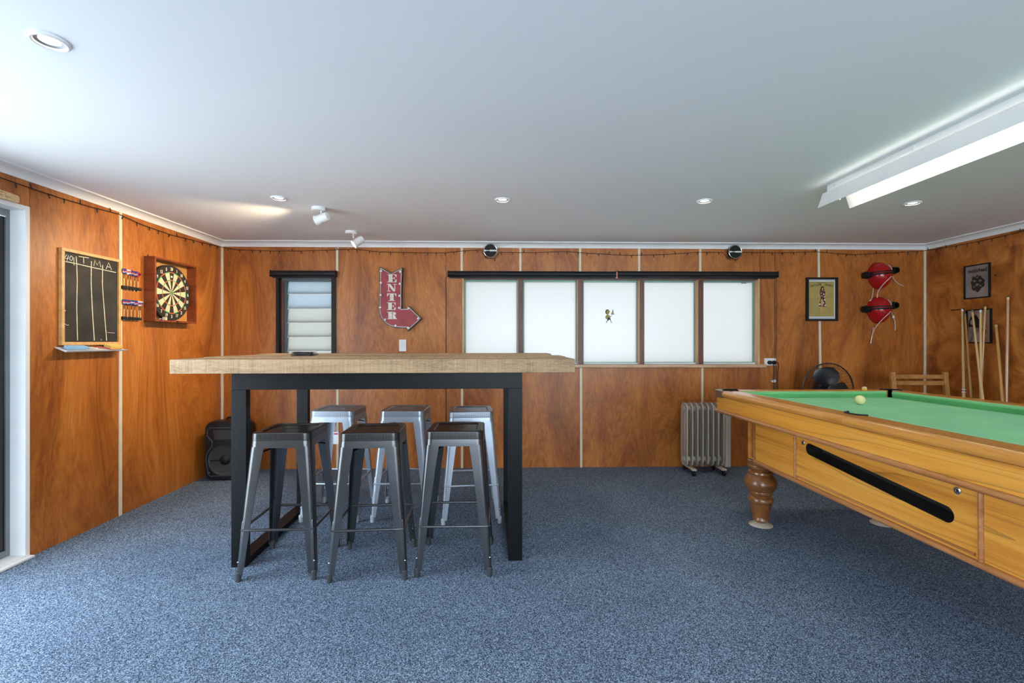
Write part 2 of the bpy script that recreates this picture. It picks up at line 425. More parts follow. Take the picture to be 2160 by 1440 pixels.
T = 0.012                                # plywood thickness, stands proud of the core
W1 = (-0.388, 2.590, 1.022, 1.885)       # five-light window opening
W2 = (-2.205, -1.625, 1.015, 1.895)      # louvre window opening
wb = struct('wall_back', (0, YB, 0))
def wallcore(parent, rects, y0, y1):
    m = MB()
    for a, b, c, d in rects: m.box(a, b, y0, y1, c, d)
    return m.build('core', M['slab'], parent)
wallcore(wb, [(XL - 0.1, W2[0], 0, ZC), (W2[0], W2[1], 0, W2[2]), (W2[0], W2[1], W2[3], ZC), (W2[1], W1[0], 0, ZC), (W1[0], W1[1], 0, W1[2]), (W1[0], W1[1], W1[3], ZC), (W1[1], XR + 0.1, 0, ZC)], T, 0.14)
def panel(parent, x0, x1, z0, z1, hole=None):
    m = MB(); g = 0.0012
    x0 += g; x1 -= g
    if hole:
        a, b, c, d = hole
        m.box(x0, a, 0, T, z0, z1); m.box(b, x1, 0, T, z0, z1); m.box(a, b, 0, T, z0, c); m.box(a, b, 0, T, d, z1)
    else:
        m.box(x0, x1, 0, T, z0, z1)
    return m.build('panel', M['ply'], parent)
panel(wb, XL, -1.615, 0, ZC, W2)
panel(wb, -1.615, -0.547, 0, ZC)
panel(wb, -0.545, -0.388, 0, ZC)
for a, b in ((-0.388, 0.187), (0.187, 0.781), (0.781, 1.372), (1.372, 1.987), (1.987, 2.59)): panel(wb, a, b, W1[3], ZC)
for a, b in ((-0.388, 0.789), (0.789, 2.003), (2.003, 2.59)): panel(wb, a, b, 0, W1[2])
panel(wb, 2.59, 2.746, 0, ZC)
panel(wb, 2.748, 3.2, 0, ZC); panel(wb, 3.2, XR, 0, ZC)
def batten(parent, x, z0, z1, w=0.022, lean=0.0):
    m = MB(); h = w / 2
    lo = [(x + lean - h, -0.006, z0), (x + lean + h, -0.006, z0), (x + lean + h, 0.002, z0), (x + lean - h, 0.002, z0)]
    hi = [(x - h, -0.006, z1), (x + h, -0.006, z1), (x + h, 0.002, z1), (x - h, 0.002, z1)]
    return m.loft([[Vector(p) for p in lo], [Vector(p) for p in hi]]).build('batten', M['batten'], parent)
batten(wb, XL + 0.012, 0, ZW)
batten(wb, -1.613, 1.94, ZW); batten(wb, -1.610, 0, 1.015)
batten(wb, -0.393, W1[3] + 0.05, ZW); batten(wb, -0.389, 0, 1.0)
for x in (0.187, 0.781, 1.372, 1.987): batten(wb, x, W1[3] + 0.05, ZW)
batten(wb, 0.789, 0, 1.0, lean=0.004); batten(wb, 2.008, 0, 1.0)
batten(wb, 3.189, 0, ZW, lean=0.034)
batten(wb, XR - 0.012, 0, ZW, lean=0.0)

wl = struct('wall_left', (XL, 0, 0))     # local frame: world axes, plane x = 0
DY0, DY1, DZ = 0.50, 2.732, 2.030       # door opening
m = MB(); m.box(-0.2, -T, DY1, YB + 0.15, 0, ZC); m.box(-0.2, -T, DY0, DY1, DZ, ZC); m.box(-0.2, -T, YF - 0.15, DY0, 0, ZC)
m.build('core', M['slab'], wl)
def lpanel(parent, y0, y1, z0, z1, s=-1):
    return MB().box(s * T, 0, y0 + 0.0012, y1 - 0.0012, z0, z1).build('panel', M['ply_fig' if s > 0 else 'ply'], parent)
lpanel(wl, 3.366, YB, 0, ZC); lpanel(wl, DY1, 3.366, 0, ZC)
for a, b in ((2.166, DY1), (0.966, 2.166), (0.50, 0.966)): lpanel(wl, a, b, DZ, ZC)
for a, b in ((-0.234, 0.50), (-1.434, -0.234), (YF, -1.434)): lpanel(wl, a, b, 0, ZC)
MB().box(-0.002, 0.006, 3.354, 3.378, 0, ZW).build('batten', M['batten'], wl)

wr = struct('wall_right', (XR, 0, 0))
MB().box(T, 0.14, YF - 0.15, YB + 0.15, 0, ZC).build('core', M['slab'], wr)
ys = [YB, 3.36, 2.16, 0.96, -0.24, -1.44, YF]
for a, b in zip(ys[1:], ys[:-1]): lpanel(wr, a, b, 0, ZC, s=1)
for y in ys[1:-1]: MB().box(-0.006, 0.002, y - 0.011, y + 0.011, 0, ZW).build('batten', M['batten'], wr)

wf = struct('wall_front', (0, YF, 0))    # behind the camera
RW = (-0.8, 3.9, 0.62, 2.08)  # opening added for its daylight, widened to brighten the far ceiling
wallcore(wf, [(XL - 0.1, RW[0], 0, ZC), (RW[1], XR + 0.1, 0, ZC), (RW[0], RW[1], 0, RW[2]), (RW[0], RW[1], RW[3], ZC)], -0.14, -T)
fxs = [XL, -1.7, RW[0]]
for a, b in zip(fxs[:-1], fxs[1:]): MB().box(a + 0.0012, b - 0.0012, -T, 0, 0, ZC).build('panel', M['ply'], wf)
for a, b, c, d in ((RW[0], -0.3, 0, RW[2]), (-0.3, 0.9, 0, RW[2]), (0.9, 2.1, 0, RW[2]), (2.1, 3.3, 0, RW[2]), (3.3, RW[1], 0, RW[2]), (RW[0], 0.9, RW[3], ZC), (0.9, RW[1], RW[3], ZC), (RW[1], XR, 0, ZC)): MB().box(a + 0.0012, b - 0.0012, -T, 0, c, d).build('panel', M['ply'], wf)
for x in (-0.3, 0.9, 2.1, 3.3): MB().box(x - 0.011, x + 0.011, -0.002, 0.006, 0, RW[2]).build('batten', M['batten'], wf)

# cornice, a coved moulding on each wall
def cornice(name, axis, c, s, a, b):
    prof = [(0, ZC), (0, ZW), (0.006, ZW)] + [(0.052 - 0.046 * math.cos(R(t)), ZW + 0.003 + 0.040 * math.sin(R(t))) for t in range(0, 91, 15)] + [(0.062, ZW + 0.043), (0.062, ZC)]
    mk = (lambda u, z, t: Vector((t, c + s * u, z))) if axis == 'X' else (lambda u, z, t: Vector((c + s * u, t, z)))
    o = MB().loft([[mk(u, z, a) for u, z in prof], [mk(u, z, b) for u, z in prof]]).build(name, M['white'], None, ang=30)
    tag(o, kind='structure')
cornice('trim_1', 'X', YB, -1, XL, XR); cornice('trim_2', 'Y', XL, 1, YF, YB)
cornice('trim_3', 'Y', XR, -1, YF, YB); cornice('trim_4', 'X', YF, 1, XL, XR)

# ------------------------------------------------------------------ five-light window
w1 = struct('window_1', (0, YB, 0))
yd = 0.105
MB().box(W1[0] - 0.0, W1[0] + 0.016, 0.0, yd, W1[2], W1[3]).build('jamb', M['palewood'], w1)
MB().box(W1[1] - 0.016, W1[1], -0.004, yd, W1[2], W1[3]).build('jamb', M['palewood'], w1)
MB().box(W1[0] + 0.016, W1[1] - 0.016, 0.0, yd, W1[3] - 0.018, W1[3]).build('head', M['brownwood'], w1)
sl = MB().box(W1[0] - 0.02, W1[1] + 0.045, -0.045, 0.05, W1[2] - 0.030, W1[2], bev=0.004).build('sill', M['sillwood'], w1)
MB().box(W1[0] + 0.016, W1[1] - 0.016, 0.05, yd, W1[2] - 0.03, W1[2] + 0.012).build('sill_board', M['white'], w1)
mull = [(0.166, 0.217), (0.762, 0.817), (1.380, 1.426), (1.970, 2.022)]
for a, b in mull:
    mu_ = MB().box(a, b, 0.0, 0.09, W1[2], W1[3] - 0.018, bev=0.002).build('mullion', M['brownwood'], w1)
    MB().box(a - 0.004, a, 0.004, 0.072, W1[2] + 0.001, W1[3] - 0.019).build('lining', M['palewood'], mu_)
edges = [W1[0] + 0.016] + [v for ab in mull for v in ab] + [W1[1] - 0.016]
for i in range(5):
    a, b = edges[2 * i], edges[2 * i + 1]
    z0, z1, w = W1[2] + 0.012, W1[3] - 0.018, 0.012
    f = MB(); f.box(a, a + w, 0.072, 0.098, z0, z1); f.box(b - w, b, 0.072, 0.098, z0, z1); f.box(a + w, b - w, 0.072, 0.098, z1 - 0.017, z1); f.box(a + w, b - w, 0.072, 0.098, z0, z0 + 0.006)
    sa = f.build('sash', M['green_alu'], w1)
    MB().box(a + w - 0.003, b - w + 0.003, 0.083, 0.088, z0 + 0.004, z1 - 0.014).build('pane', M['pane'], sa)
MB().box(2.44, 2.485, 0.05, 0.072, 1.838, 1.862, bev=0.005).build('latch', M['alu'], w1)

# ------------------------------------------------------------------ louvre window
w2 = struct('window_2', (0, YB, 0))
MB().box(W2[0], W2[0] + 0.028, -0.012, 0.03, W2[2], W2[3]).build('side_channel', M['black'], w2)
MB().box(W2[1] - 0.042, W2[1], -0.012, 0.03, W2[2], W2[3]).build('side_channel', M['black'], w2)
MB().box(W2[0], W2[0] + 0.058, 0.03, 0.12, W2[2], W2[3]).build('jamb', M['brownwood'], w2)
MB().box(W2[1] - 0.045, W2[1], 0.03, 0.12, W2[2], W2[3]).build('jamb', M['brownwood'], w2)
MB().box(W2[0] + 0.058, W2[0] + 0.082, 0.04, 0.09, W2[2], W2[3]).build('louvre_track', M['dteal'], w2)
MB().box(W2[0] + 0.058, W2[1] - 0.045, 0.0, 0.12, 1.845, W2[3]).build('head', M['dteal'], w2)
MB().box(W2[0], W2[1], -0.03, 0.12, W2[2] - 0.03, W2[2]).build('sill', M['brownwood'], w2)
zs = [1.02, 1.16, 1.299, 1.441, 1.58, 1.726, 1.85]
for i in range(6):
    z0, z1 = zs[i], zs[i + 1]
    x0, x1 = W2[0] + 0.078, W2[1] - 0.043
    lp = lambda y, z: [Vector((x0, y, z)), Vector((x1, y, z)), Vector((x1, y + 0.005, z)), Vector((x0, y + 0.005, z))]
    bl = MB().loft([lp(0.052, z0 - 0.006), lp(0.080, z1 + 0.004)]).build('louvre_blade', M['blade_a'] if i >= 4 else M['blade_b'], w2)
    MB().box(x0, x1, 0.047, 0.052, z0 - 0.008, z0 - 0.003).build('blade_edge', M['bulb'], bl)

# ------------------------------------------------------------------ side door, left
d1 = struct('door_1', (XL, 0, 0))
MB().box(-0.215, 0.004, DY1 - 0.026, DY1, 0, DZ, bev=0.002).build('jamb', M['white'], d1)
MB().box(-0.215, 0.004, DY0, DY0 + 0.026, 0, DZ, bev=0.002).build('jamb', M['white'], d1)
MB().box(-0.215, 0.004, DY0 + 0.026, DY1 - 0.026, DZ - 0.026, DZ, bev=0.002).build('head', M['white'], d1)
MB().box(-0.215, 0.004, DY0 + 0.026, DY1 - 0.026, 0.0, 0.022, bev=0.003).build('threshold', M['white'], d1)
MB().box(0.004, 0.034, DY0, DY1, 0.0, 0.014, bev=0.004).build('threshold_strip', M['white'], d1)
lf = MB(); fy0, fy1 = 2.36, DY1 - 0.027
for a, b, c, d in ((fy0, fy0 + 0.05, 0.023, DZ - 0.027), (fy1 - 0.022, fy1, 0.023, DZ - 0.027), (fy0 + 0.05, fy1 - 0.022, 0.023, 0.06), (fy0 + 0.05, fy1 - 0.022, DZ - 0.065, DZ - 0.027)):
    lf.box(-0.108, -0.082, a, b, c, d)
lf = lf.build('leaf_frame', M['alu'], d1)
MB().box(-0.098, -0.090, fy0 + 0.045, fy1 - 0.018, 0.06, DZ - 0.07).build('pane', M['dglass'], lf)

# ------------------------------------------------------------------ bar table
TR = R(1.5)
bt = thing('bar_table', 'tall bar table with thick sawn timber top on black steel frame', 'table', (-0.700, 3.055, 0), (0, 0, TR))
FW, FD = 0.807, 0.455                     # half width and half depth of the steel frame
for sx in (-1, 1):
    for y0, y1 in ((-FD, -FD + 0.045), (FD - 0.045, FD)):
        xa, xb = (-FW, -FW + 0.08) if sx < 0 else (FW - 0.08, FW)
        MB().box(xa, xb, y0, y1, 0.0, 0.982, bev=0.001).build('leg', M['tframe'], bt)
    xa, xb = (-FW, -FW + 0.08) if sx < 0 else (FW - 0.08, FW)
    MB().box(xa, xb, -FD + 0.045, FD - 0.045, 0.0, 0.04, bev=0.003).build('base_bar', M['tframe'], bt)
    MB().box(xa, xb, -FD + 0.045, FD - 0.045, 0.99, 1.077, bev=0.003).build('side_beam', M['tframe'], bt)
for y0, y1 in ((-FD, -FD + 0.045), (FD - 0.045, FD)):
    MB().box(-FW, FW, y0, y1, 0.982, 1.078, bev=0.003).build('beam', M['tframe'], bt)
bys = [-0.555, -0.30, -0.02, 0.26, 0.50]
bx = [(-1.072, 1.092, 1.1545), (-1.050, 1.085, 1.1590), (-1.066, 1.060, 1.1555), (-1.030, 1.070, 1.1605)]
for i in range(4):
    a, b, z = bx[i]
    m = MB(); m.box(a, b, bys[i] + 0.0015, bys[i + 1] - 0.0015, 1.0785, z, bev=0.004, seg=2)
    m.build('board', M['oak'], bt)

# stack of coasters on the bar table
mats = [(-1.265, 2.975, 0.0, 4), (-1.258, 2.982, 0.004, -7), (-1.270, 2.968, 0.008, 11), (-1.255, 2.976, 0.012, -3), (-1.275, 2.985, 0.016, 17), (-1.262, 2.978, 0.020, 6)]
pos = ['lowest', 'second lowest', 'third from the bottom', 'third from the top', 'second from the top', 'topmost']
for i, (x, y, dz, a) in enumerate(mats):
    o = thing('drink_coaster', f'thin dark square coaster on the bar table, {pos[i]} of the pile', 'coaster', (x, y, 1.1605 + dz), (R((-1) ** i * 0.9), R(0.8 if i % 2 else -1.0), R(a)), 'coasters piled on the bar table')
    MB().poly(rrect(0.062, 0.055, 0.008, 3), 0.0, 0.0032).build('coaster_base', M['ink'], o)
    MB().poly(rrect(0.057, 0.050, 0.008, 3), 0.0032, 0.0036).build('print', M['greyink'] if i % 2 else M['ink'], o)

# ------------------------------------------------------------------ metal bar stools
def leg_loops(sx, sy):
    """sheet-metal leg: a folded corner that narrows towards the foot"""
    outer = []
    for t in (0.0, 0.12, 0.35, 0.65, 1.0):
        z = 0.690 + (0.035 - 0.690) * t
        c = 0.157 + (0.203 - 0.157) * (t ** 0.95)
        w = 0.076 + (0.036 - 0.076) * (t ** 0.85); r = 0.030 + (0.016 - 0.030) * t; th = 0.004
        po = [(c - w, c)] + arc(c - r, c - r, r, 90, 0, 5) + [(c, c - w)]
        pi = [(c - th, c - w)] + arc(c - r, c - r, r - th, 0, 90, 5) + [(c - w, c - th)]
        lp = [Vector((sx * x, sy * y, z)) for x, y in po + pi]
        outer.append(lp)
    return outer
def make_stool(metal, perf, rub, brace):
    root = thing('bar_stool', 'stool', 'stool')
    n = 6
    def lp(h, r, z): return [Vector((x, y, z)) for x, y in rrect(h, h, r, n)]
    # seat pan with a hand slot through its middle
    ns = 4 * (n + 1)
    base = rrect(0.1, 0.1, 0.03, n)
    slot = [Vector((max(-1, min(1, x / 0.07)) * 0.040, y / 0.1 * 0.0115, 0)) for x, y in base]
    S = lambda z: [Vector((p.x, p.y, z)) for p in slot]
    m = MB().loft([S(0.749), S(0.7575), lp(0.112, 0.022, 0.7575), lp(0.1145, 0.023, 0.7560), lp(0.118, 0.024, 0.7618), lp(0.120, 0.026, 0.7635), lp(0.1465, 0.036, 0.7640), lp(0.1505, 0.037, 0.7628), lp(0.1533, 0.038, 0.7600), lp(0.1545, 0.038, 0.7560), lp(0.1552, 0.038, 0.722), lp(0.152, 0.036, 0.722), lp(0.149, 0.034, 0.754)], cap0=False, cap1=False)
    m.build('seat', perf, root, ang=24)
    MB().loft([lp(0.1535, 0.037, 0.722), lp(0.1555, 0.038, 0.7195), lp(0.158, 0.038, 0.684), lp(0.155, 0.036, 0.684), lp(0.1505, 0.035, 0.72)], cap0=False, cap1=False).build('skirt', metal, root)
    for sx in (-1, 1):
        for sy in (-1, 1):
            lg = MB().loft(leg_loops(sx, sy)).build('leg', metal, root)
            cc_ = lambda z: 0.157 + 0.046 * ((0.690 - z) / 0.655) ** 0.95 - 0.0085
            MB().tube([(sx * (cc_(z) - d), sy * (cc_(z) - d), z) for z, d in ((0.315, 0.004), (0.30, 0.0), (0.20, 0.0), (0.125, 0.0), (0.112, 0.004))], 0.0060, 8).build('stiffening_rib', metal, lg)
            MB().ball((sx * (cc_(0.10) + 0.004), sy * (cc_(0.10) + 0.004), 0.10), 0.0050, u=8, v=6).build('rivet', M['chrome'], lg)
            MB().lathe([(0.0125, 0.0), (0.0145, 0.004), (0.0150, 0.045), (0.011, 0.05)], (sx * 0.1925, sy * 0.1925, 0), n=14).build('foot_cap', rub, lg)
    h = 0.186; z = 0.262
    for i in range(4):
        a, b = [((-h, -h), (h, -h)), ((h, -h), (h, h)), ((h, h), (-h, h)), ((-h, h), (-h, -h))][i]
        A, B = Vector((*a, z)), Vector((*b, z)); d = (B - A).normalized()
        MB().tube([A + d * 0.004, A + d * 0.03, A + d * 0.045, B - d * 0.045, B - d * 0.03, B - d * 0.004], [0.005, 0.0055, 0.0075, 0.0075, 0.0055, 0.005], 8).build('foot_rail', metal, root)
    for sx in (-1, 1):
        q = [(-0.150 * sx, -0.150, 0.640), (-0.07 * sx, -0.07, 0.668), (0, 0, 0.676 - 0.005 * sx), (0.07 * sx, 0.07, 0.668), (0.150 * sx, 0.150, 0.640)]
        MB().tube(q, 0.010, 8, flat=0.4).build('brace', brace, root)
    return root
st_g = make_stool(M['gun'], M['gun_perf'], M['rubber'], M['black'])
st_s = make_stool(M['silver'], M['silver_perf'], M['rubber_l'], M['gun'])
spots = [
    (st_g, -1.185, 2.628, 2.0, 'dark gunmetal bar stool in front of the table, beside its left front leg', 'gunmetal stools in front of the bar table'),
    (st_g, -0.712, 2.612, 3.5, 'dark gunmetal bar stool in front of the table, middle of the front three', 'gunmetal stools in front of the bar table'),
    (st_g, -0.256, 2.648, 0.0, 'dark gunmetal bar stool in front of the table, nearest its right front leg', 'gunmetal stools in front of the bar table'),
    (st_s, -1.190, 3.405, -2.0, 'silver grey bar stool behind the table with a paper tag hanging from it', 'silver stools behind the bar table'),
    (st_s, -0.698, 3.395, -1.0, 'silver grey bar stool behind the table, middle of the back three', 'silver stools behind the bar table'),
    (st_s, -0.222, 3.345, 5.0, 'silver grey bar stool behind the table, rightmost of the back three', 'silver stools behind the bar table')]
used = set()
for src, x, y, a, lab, grp in spots:
    o = src if src.name not in used else copy_tree(src)
    used.add(src.name)
    o.location = (x, y, 0); o.rotation_euler = (0, 0, R(a)); tag(o, lab, 'stool', grp)
    if 'paper tag' in lab: tagged = o
tg = thing('paper_tag', 'white paper swing tag with red band hanging under the silver stool', 'tag', (-1.135, 3.180, 0.672), (R(90), 0, 0))
MB().tube([(0, 0, 0), (-0.004, -0.025, 0), (0.0, -0.045, 0)], 0.0012, 5).build('string', M['paper'], tg)
MB().box(-0.018, 0.018, -0.125, -0.042, -0.0008, 0.0008).build('card', M['paper'], tg)
MB().box(-0.013, 0.013, -0.060, -0.050, 0.0008, 0.0012).build('print', M['redink'], tg)

# ------------------------------------------------------------------ pool table
PT = thing('pool_table', 'honey timber pool table with green baize and turned legs', 'pool table', (2.195, 3.10, 0), (R(-0.53), 0, 0))
# local frame: x across (centre 0), y along from the far legs, z up; half width HW, far end y = +0.19, near end y = -2.21
HW, YE, YN = 0.663, 0.190, -2.210
ZR, ZBED = 0.905, 0.860
YM = (YE + YN) / 2
RWD, CW = 0.118, 0.050                    # rail and cushion widths
def nose_profile():                       # outwards u (0 inner, RWD outer), z
    r = 0.0225
    return [(0.0, ZR - 0.045), (0.0, ZR), (RWD - r, ZR)] + [(RWD - r + r * math.sin(R(t)), ZR - r + r * math.cos(R(t))) for t in range(15, 181, 15)]
def rail(side, a, b):
    """side: 'L','R' along y from a to b, 'F','N' along x from a to b"""
    pr = nose_profile(); xi, = (HW - RWD,)
    def P(u, z, t):
        if side == 'L': return Vector((-xi - u, t, z))
        if side == 'R': return Vector((xi + u, t, z))
        if side == 'F': return Vector((t, YE - RWD + u, z))
        return Vector((t, YN + RWD - u, z))
    return MB().loft([[P(u, z, a) for u, z in pr], [P(u, z, b) for u, z in pr]]).build('rail', M['honey_rail'], PT, ang=30)
def cushion(side, a, b, ca, cb):
    """rubber nose wrapped in baize; ends cut back by ca, cb at the tip"""
    pr = [(0.0, ZR - 0.004), (0.0, ZBED - 0.002), (CW * 0.55, ZBED - 0.002), (CW, ZR - 0.016), (CW, ZR - 0.008), (CW * 0.5, ZR - 0.001)]
    def P(u, z, t):
        if side == 'L': return Vector((-(HW - RWD) + u, t, z))
        if side == 'R': return Vector(((HW - RWD) - u, t, z))
        if side == 'F': return Vector((t, YE - RWD - u, z))
        return Vector((t, YN + RWD + u, z))
    k = 1 if b > a else -1
    return MB().loft([[P(u, z, a + k * ca * u / CW) for u, z in pr], [P(u, z, b - k * cb * u / CW) for u, z in pr]]).build('cushion', M['baize'], PT, ang=30)
cpk = 0.135                               # length taken by a corner casting
for sd in ('L', 'R'):
    for a, b, c1, c2 in ((YN + cpk, YM - 0.062, 0.045, 0.02), (YM + 0.062, YE - cpk, 0.02, 0.045)):
        rail(sd, a, b); cushion(sd, a + (0.008 if c1 > 0.03 else 0.0), b - (0.008 if c2 > 0.03 else 0.0), c1, c2)
    # rail bridging round the side pocket
    sgn = -1 if sd == 'L' else 1
    xi = HW - RWD
    pr = [(0.040, ZR - 0.045), (0.040, ZR)] + nose_profile()[2:]
    MB().loft([[Vector((sgn * (xi + u), t_, z)) for u, z in pr] for t_ in (YM - 0.062, YM + 0.062)]).build('rail_bridge', M['honey_rail'], PT, ang=30)
    for e_ in (-1, 1):
        ck_ = [(xi, YM + e_ * 0.062), (xi + 0.040, YM + e_ * 0.062), (xi + 0.040, YM)] + [(xi + 0.039 * math.sin(R(t)), YM + e_ * 0.056 * math.cos(R(t))) for t in range(90, -1, -15)]
        MB().poly([(sgn * x, y) for x, y in ck_], ZR - 0.045, ZR - 0.0003).build('pocket_cheek', M['honey_rail'], PT)
    rim = [(sgn * (xi + 0.037 * math.sin(R(t))), YM + 0.057 * math.cos(R(t)), ZR + 0.0015) for t in range(-8, 189, 14)]
    MB().tube(rim, 0.0045, 8).build('pocket_rim', M['black'], PT)
    MB().lathe([(0.055, -0.10), (0.055, 0.0)], (sgn * (xi - 0.010), YM, ZBED - 0.001), n=20).build('pocket_cup', M['black'], PT)
for sd, yy in (('F', YE), ('N', YN)):
    rail(sd, -HW + cpk, HW - cpk); cushion(sd, -HW + cpk + 0.008, HW - cpk - 0.008, 0.045, 0.045)
for sx in (-1, 1):
    for yy, sy in ((YE, 1), (YN, -1)):
        cx, cy = sx * HW, yy
        ro = 0.055; rp = 0.060; pc = 0.094           # casting with the pocket mouth cut out of it
        pts = arc(-ro, -ro, ro, 0, 90, 6)             # outer corner, in corner coordinates (0,0), inwards negative
        pts += [(-cpk, 0.0), (-cpk, -RWD)]
        pts += [(-pc - 0.046, -RWD + 0.004)] + [(-pc + (rp + 0.005) * math.cos(R(t)), -pc + (rp + 0.005) * math.sin(R(t))) for t in range(150, -61, -15)]
        pts += [(-RWD, -cpk), (0.0, -cpk)]
        q = [(cx + sx * (x + 0.004), cy + sy * (y + 0.004)) for x, y in pts]
        mm = MB(); mm.poly(q, ZR - 0.047, ZR + 0.0015)
        cc = mm.build('corner_casting', M['bronze'], PT)
        pcx, pcy = cx - sx * pc, cy - sy * pc
        (lambda q_: MB().loft([[Vector((pcx + rp * math.cos(a), pcy + rp * math.sin(a), z)) for a in q_] for z in (ZR - 0.12, ZR + 0.003)] , closed=False, cap0=False, cap1=False))([math.atan2(sy, sx) + R(t) for t in range(-110, 111, 10)]).build('pocket_liner', M['black'], cc)
        MB().lathe([(rp, -0.001), (rp, 0.0)], (pcx, pcy, ZBED - 0.075), n=24).build('pocket_floor', M['black'], cc)
        cap = [(pcx + rp * math.cos(R(t)) * 1.03, pcy + rp * math.sin(R(t)) * 1.03, ZR + 0.003) for t in ([a for a in range(-60, 151, 15)] if sx * sy > 0 else [a for a in range(30, 241, 15)])]
        if sx < 0 and sy < 0: cap = [(2 * pcx - x, 2 * pcy - y, z) for x, y, z in cap]
        if sx > 0 and sy < 0: cap = [(2 * pcx - x, 2 * pcy - y, z) for x, y, z in cap]
        MB().tube(cap, 0.0032, 8).build('pocket_rim', M['black'], cc)
# slate bed with its corners stopping at the pockets
bx0, by0, by1 = HW - RWD, YE - RWD, YN + RWD
k = 0.055
bed = [(-bx0 + k, by1), (bx0 - k, by1), (bx0, by1 + k), (bx0, YM - 0.05), (bx0 - 0.035, YM - 0.03), (bx0 - 0.035, YM + 0.03), (bx0, YM + 0.05), (bx0, by0 - k), (bx0 - k, by0), (-bx0 + k, by0), (-bx0, by0 - k), (-bx0, YM + 0.05), (-bx0 + 0.035, YM + 0.03), (-bx0 + 0.035, YM - 0.03), (-bx0, YM - 0.05), (-bx0, by1 + k)]
MB().poly(bed, ZBED - 0.03, ZBED).build('bed', M['baize'], PT)
# upper apron boards with mouldings
ai, at, z0, z1 = 0.020, 0.025, 0.762, ZR - 0.046
for sx in (-1, 1):
    a, b = sorted((sx * (HW - ai), sx * (HW - ai - at)))
    MB().box(a, b, YN + ai, YE - ai, z0, z1).build('apron', M['honey'], PT)
    MB().tube([(sx * (HW - ai + 0.004), YN + ai - 0.008, 0.757), (sx * (HW - ai + 0.004), YE - ai + 0.008, 0.757)], 0.0125, 12).build('moulding', M['redwood'], PT)
for yy, s in ((YE - ai, -1), (YN + ai, 1)):
    a, b = sorted((yy, yy + s * at))
    MB().box(-HW + ai + at, HW - ai - at, a, b, z0, z1).build('apron', M['honey'], PT)
    MB().tube([(-HW + ai - 0.008, yy - s * 0.004, 0.757), (HW - ai + 0.008, yy - s * 0.004, 0.757)], 0.0125, 12).build('moulding', M['redwood'], PT)
MB().box(-HW + 0.05, HW - 0.05, YN + 0.05, YE - 0.05, 0.744, 0.760).build('under_board', M['honey'], PT)
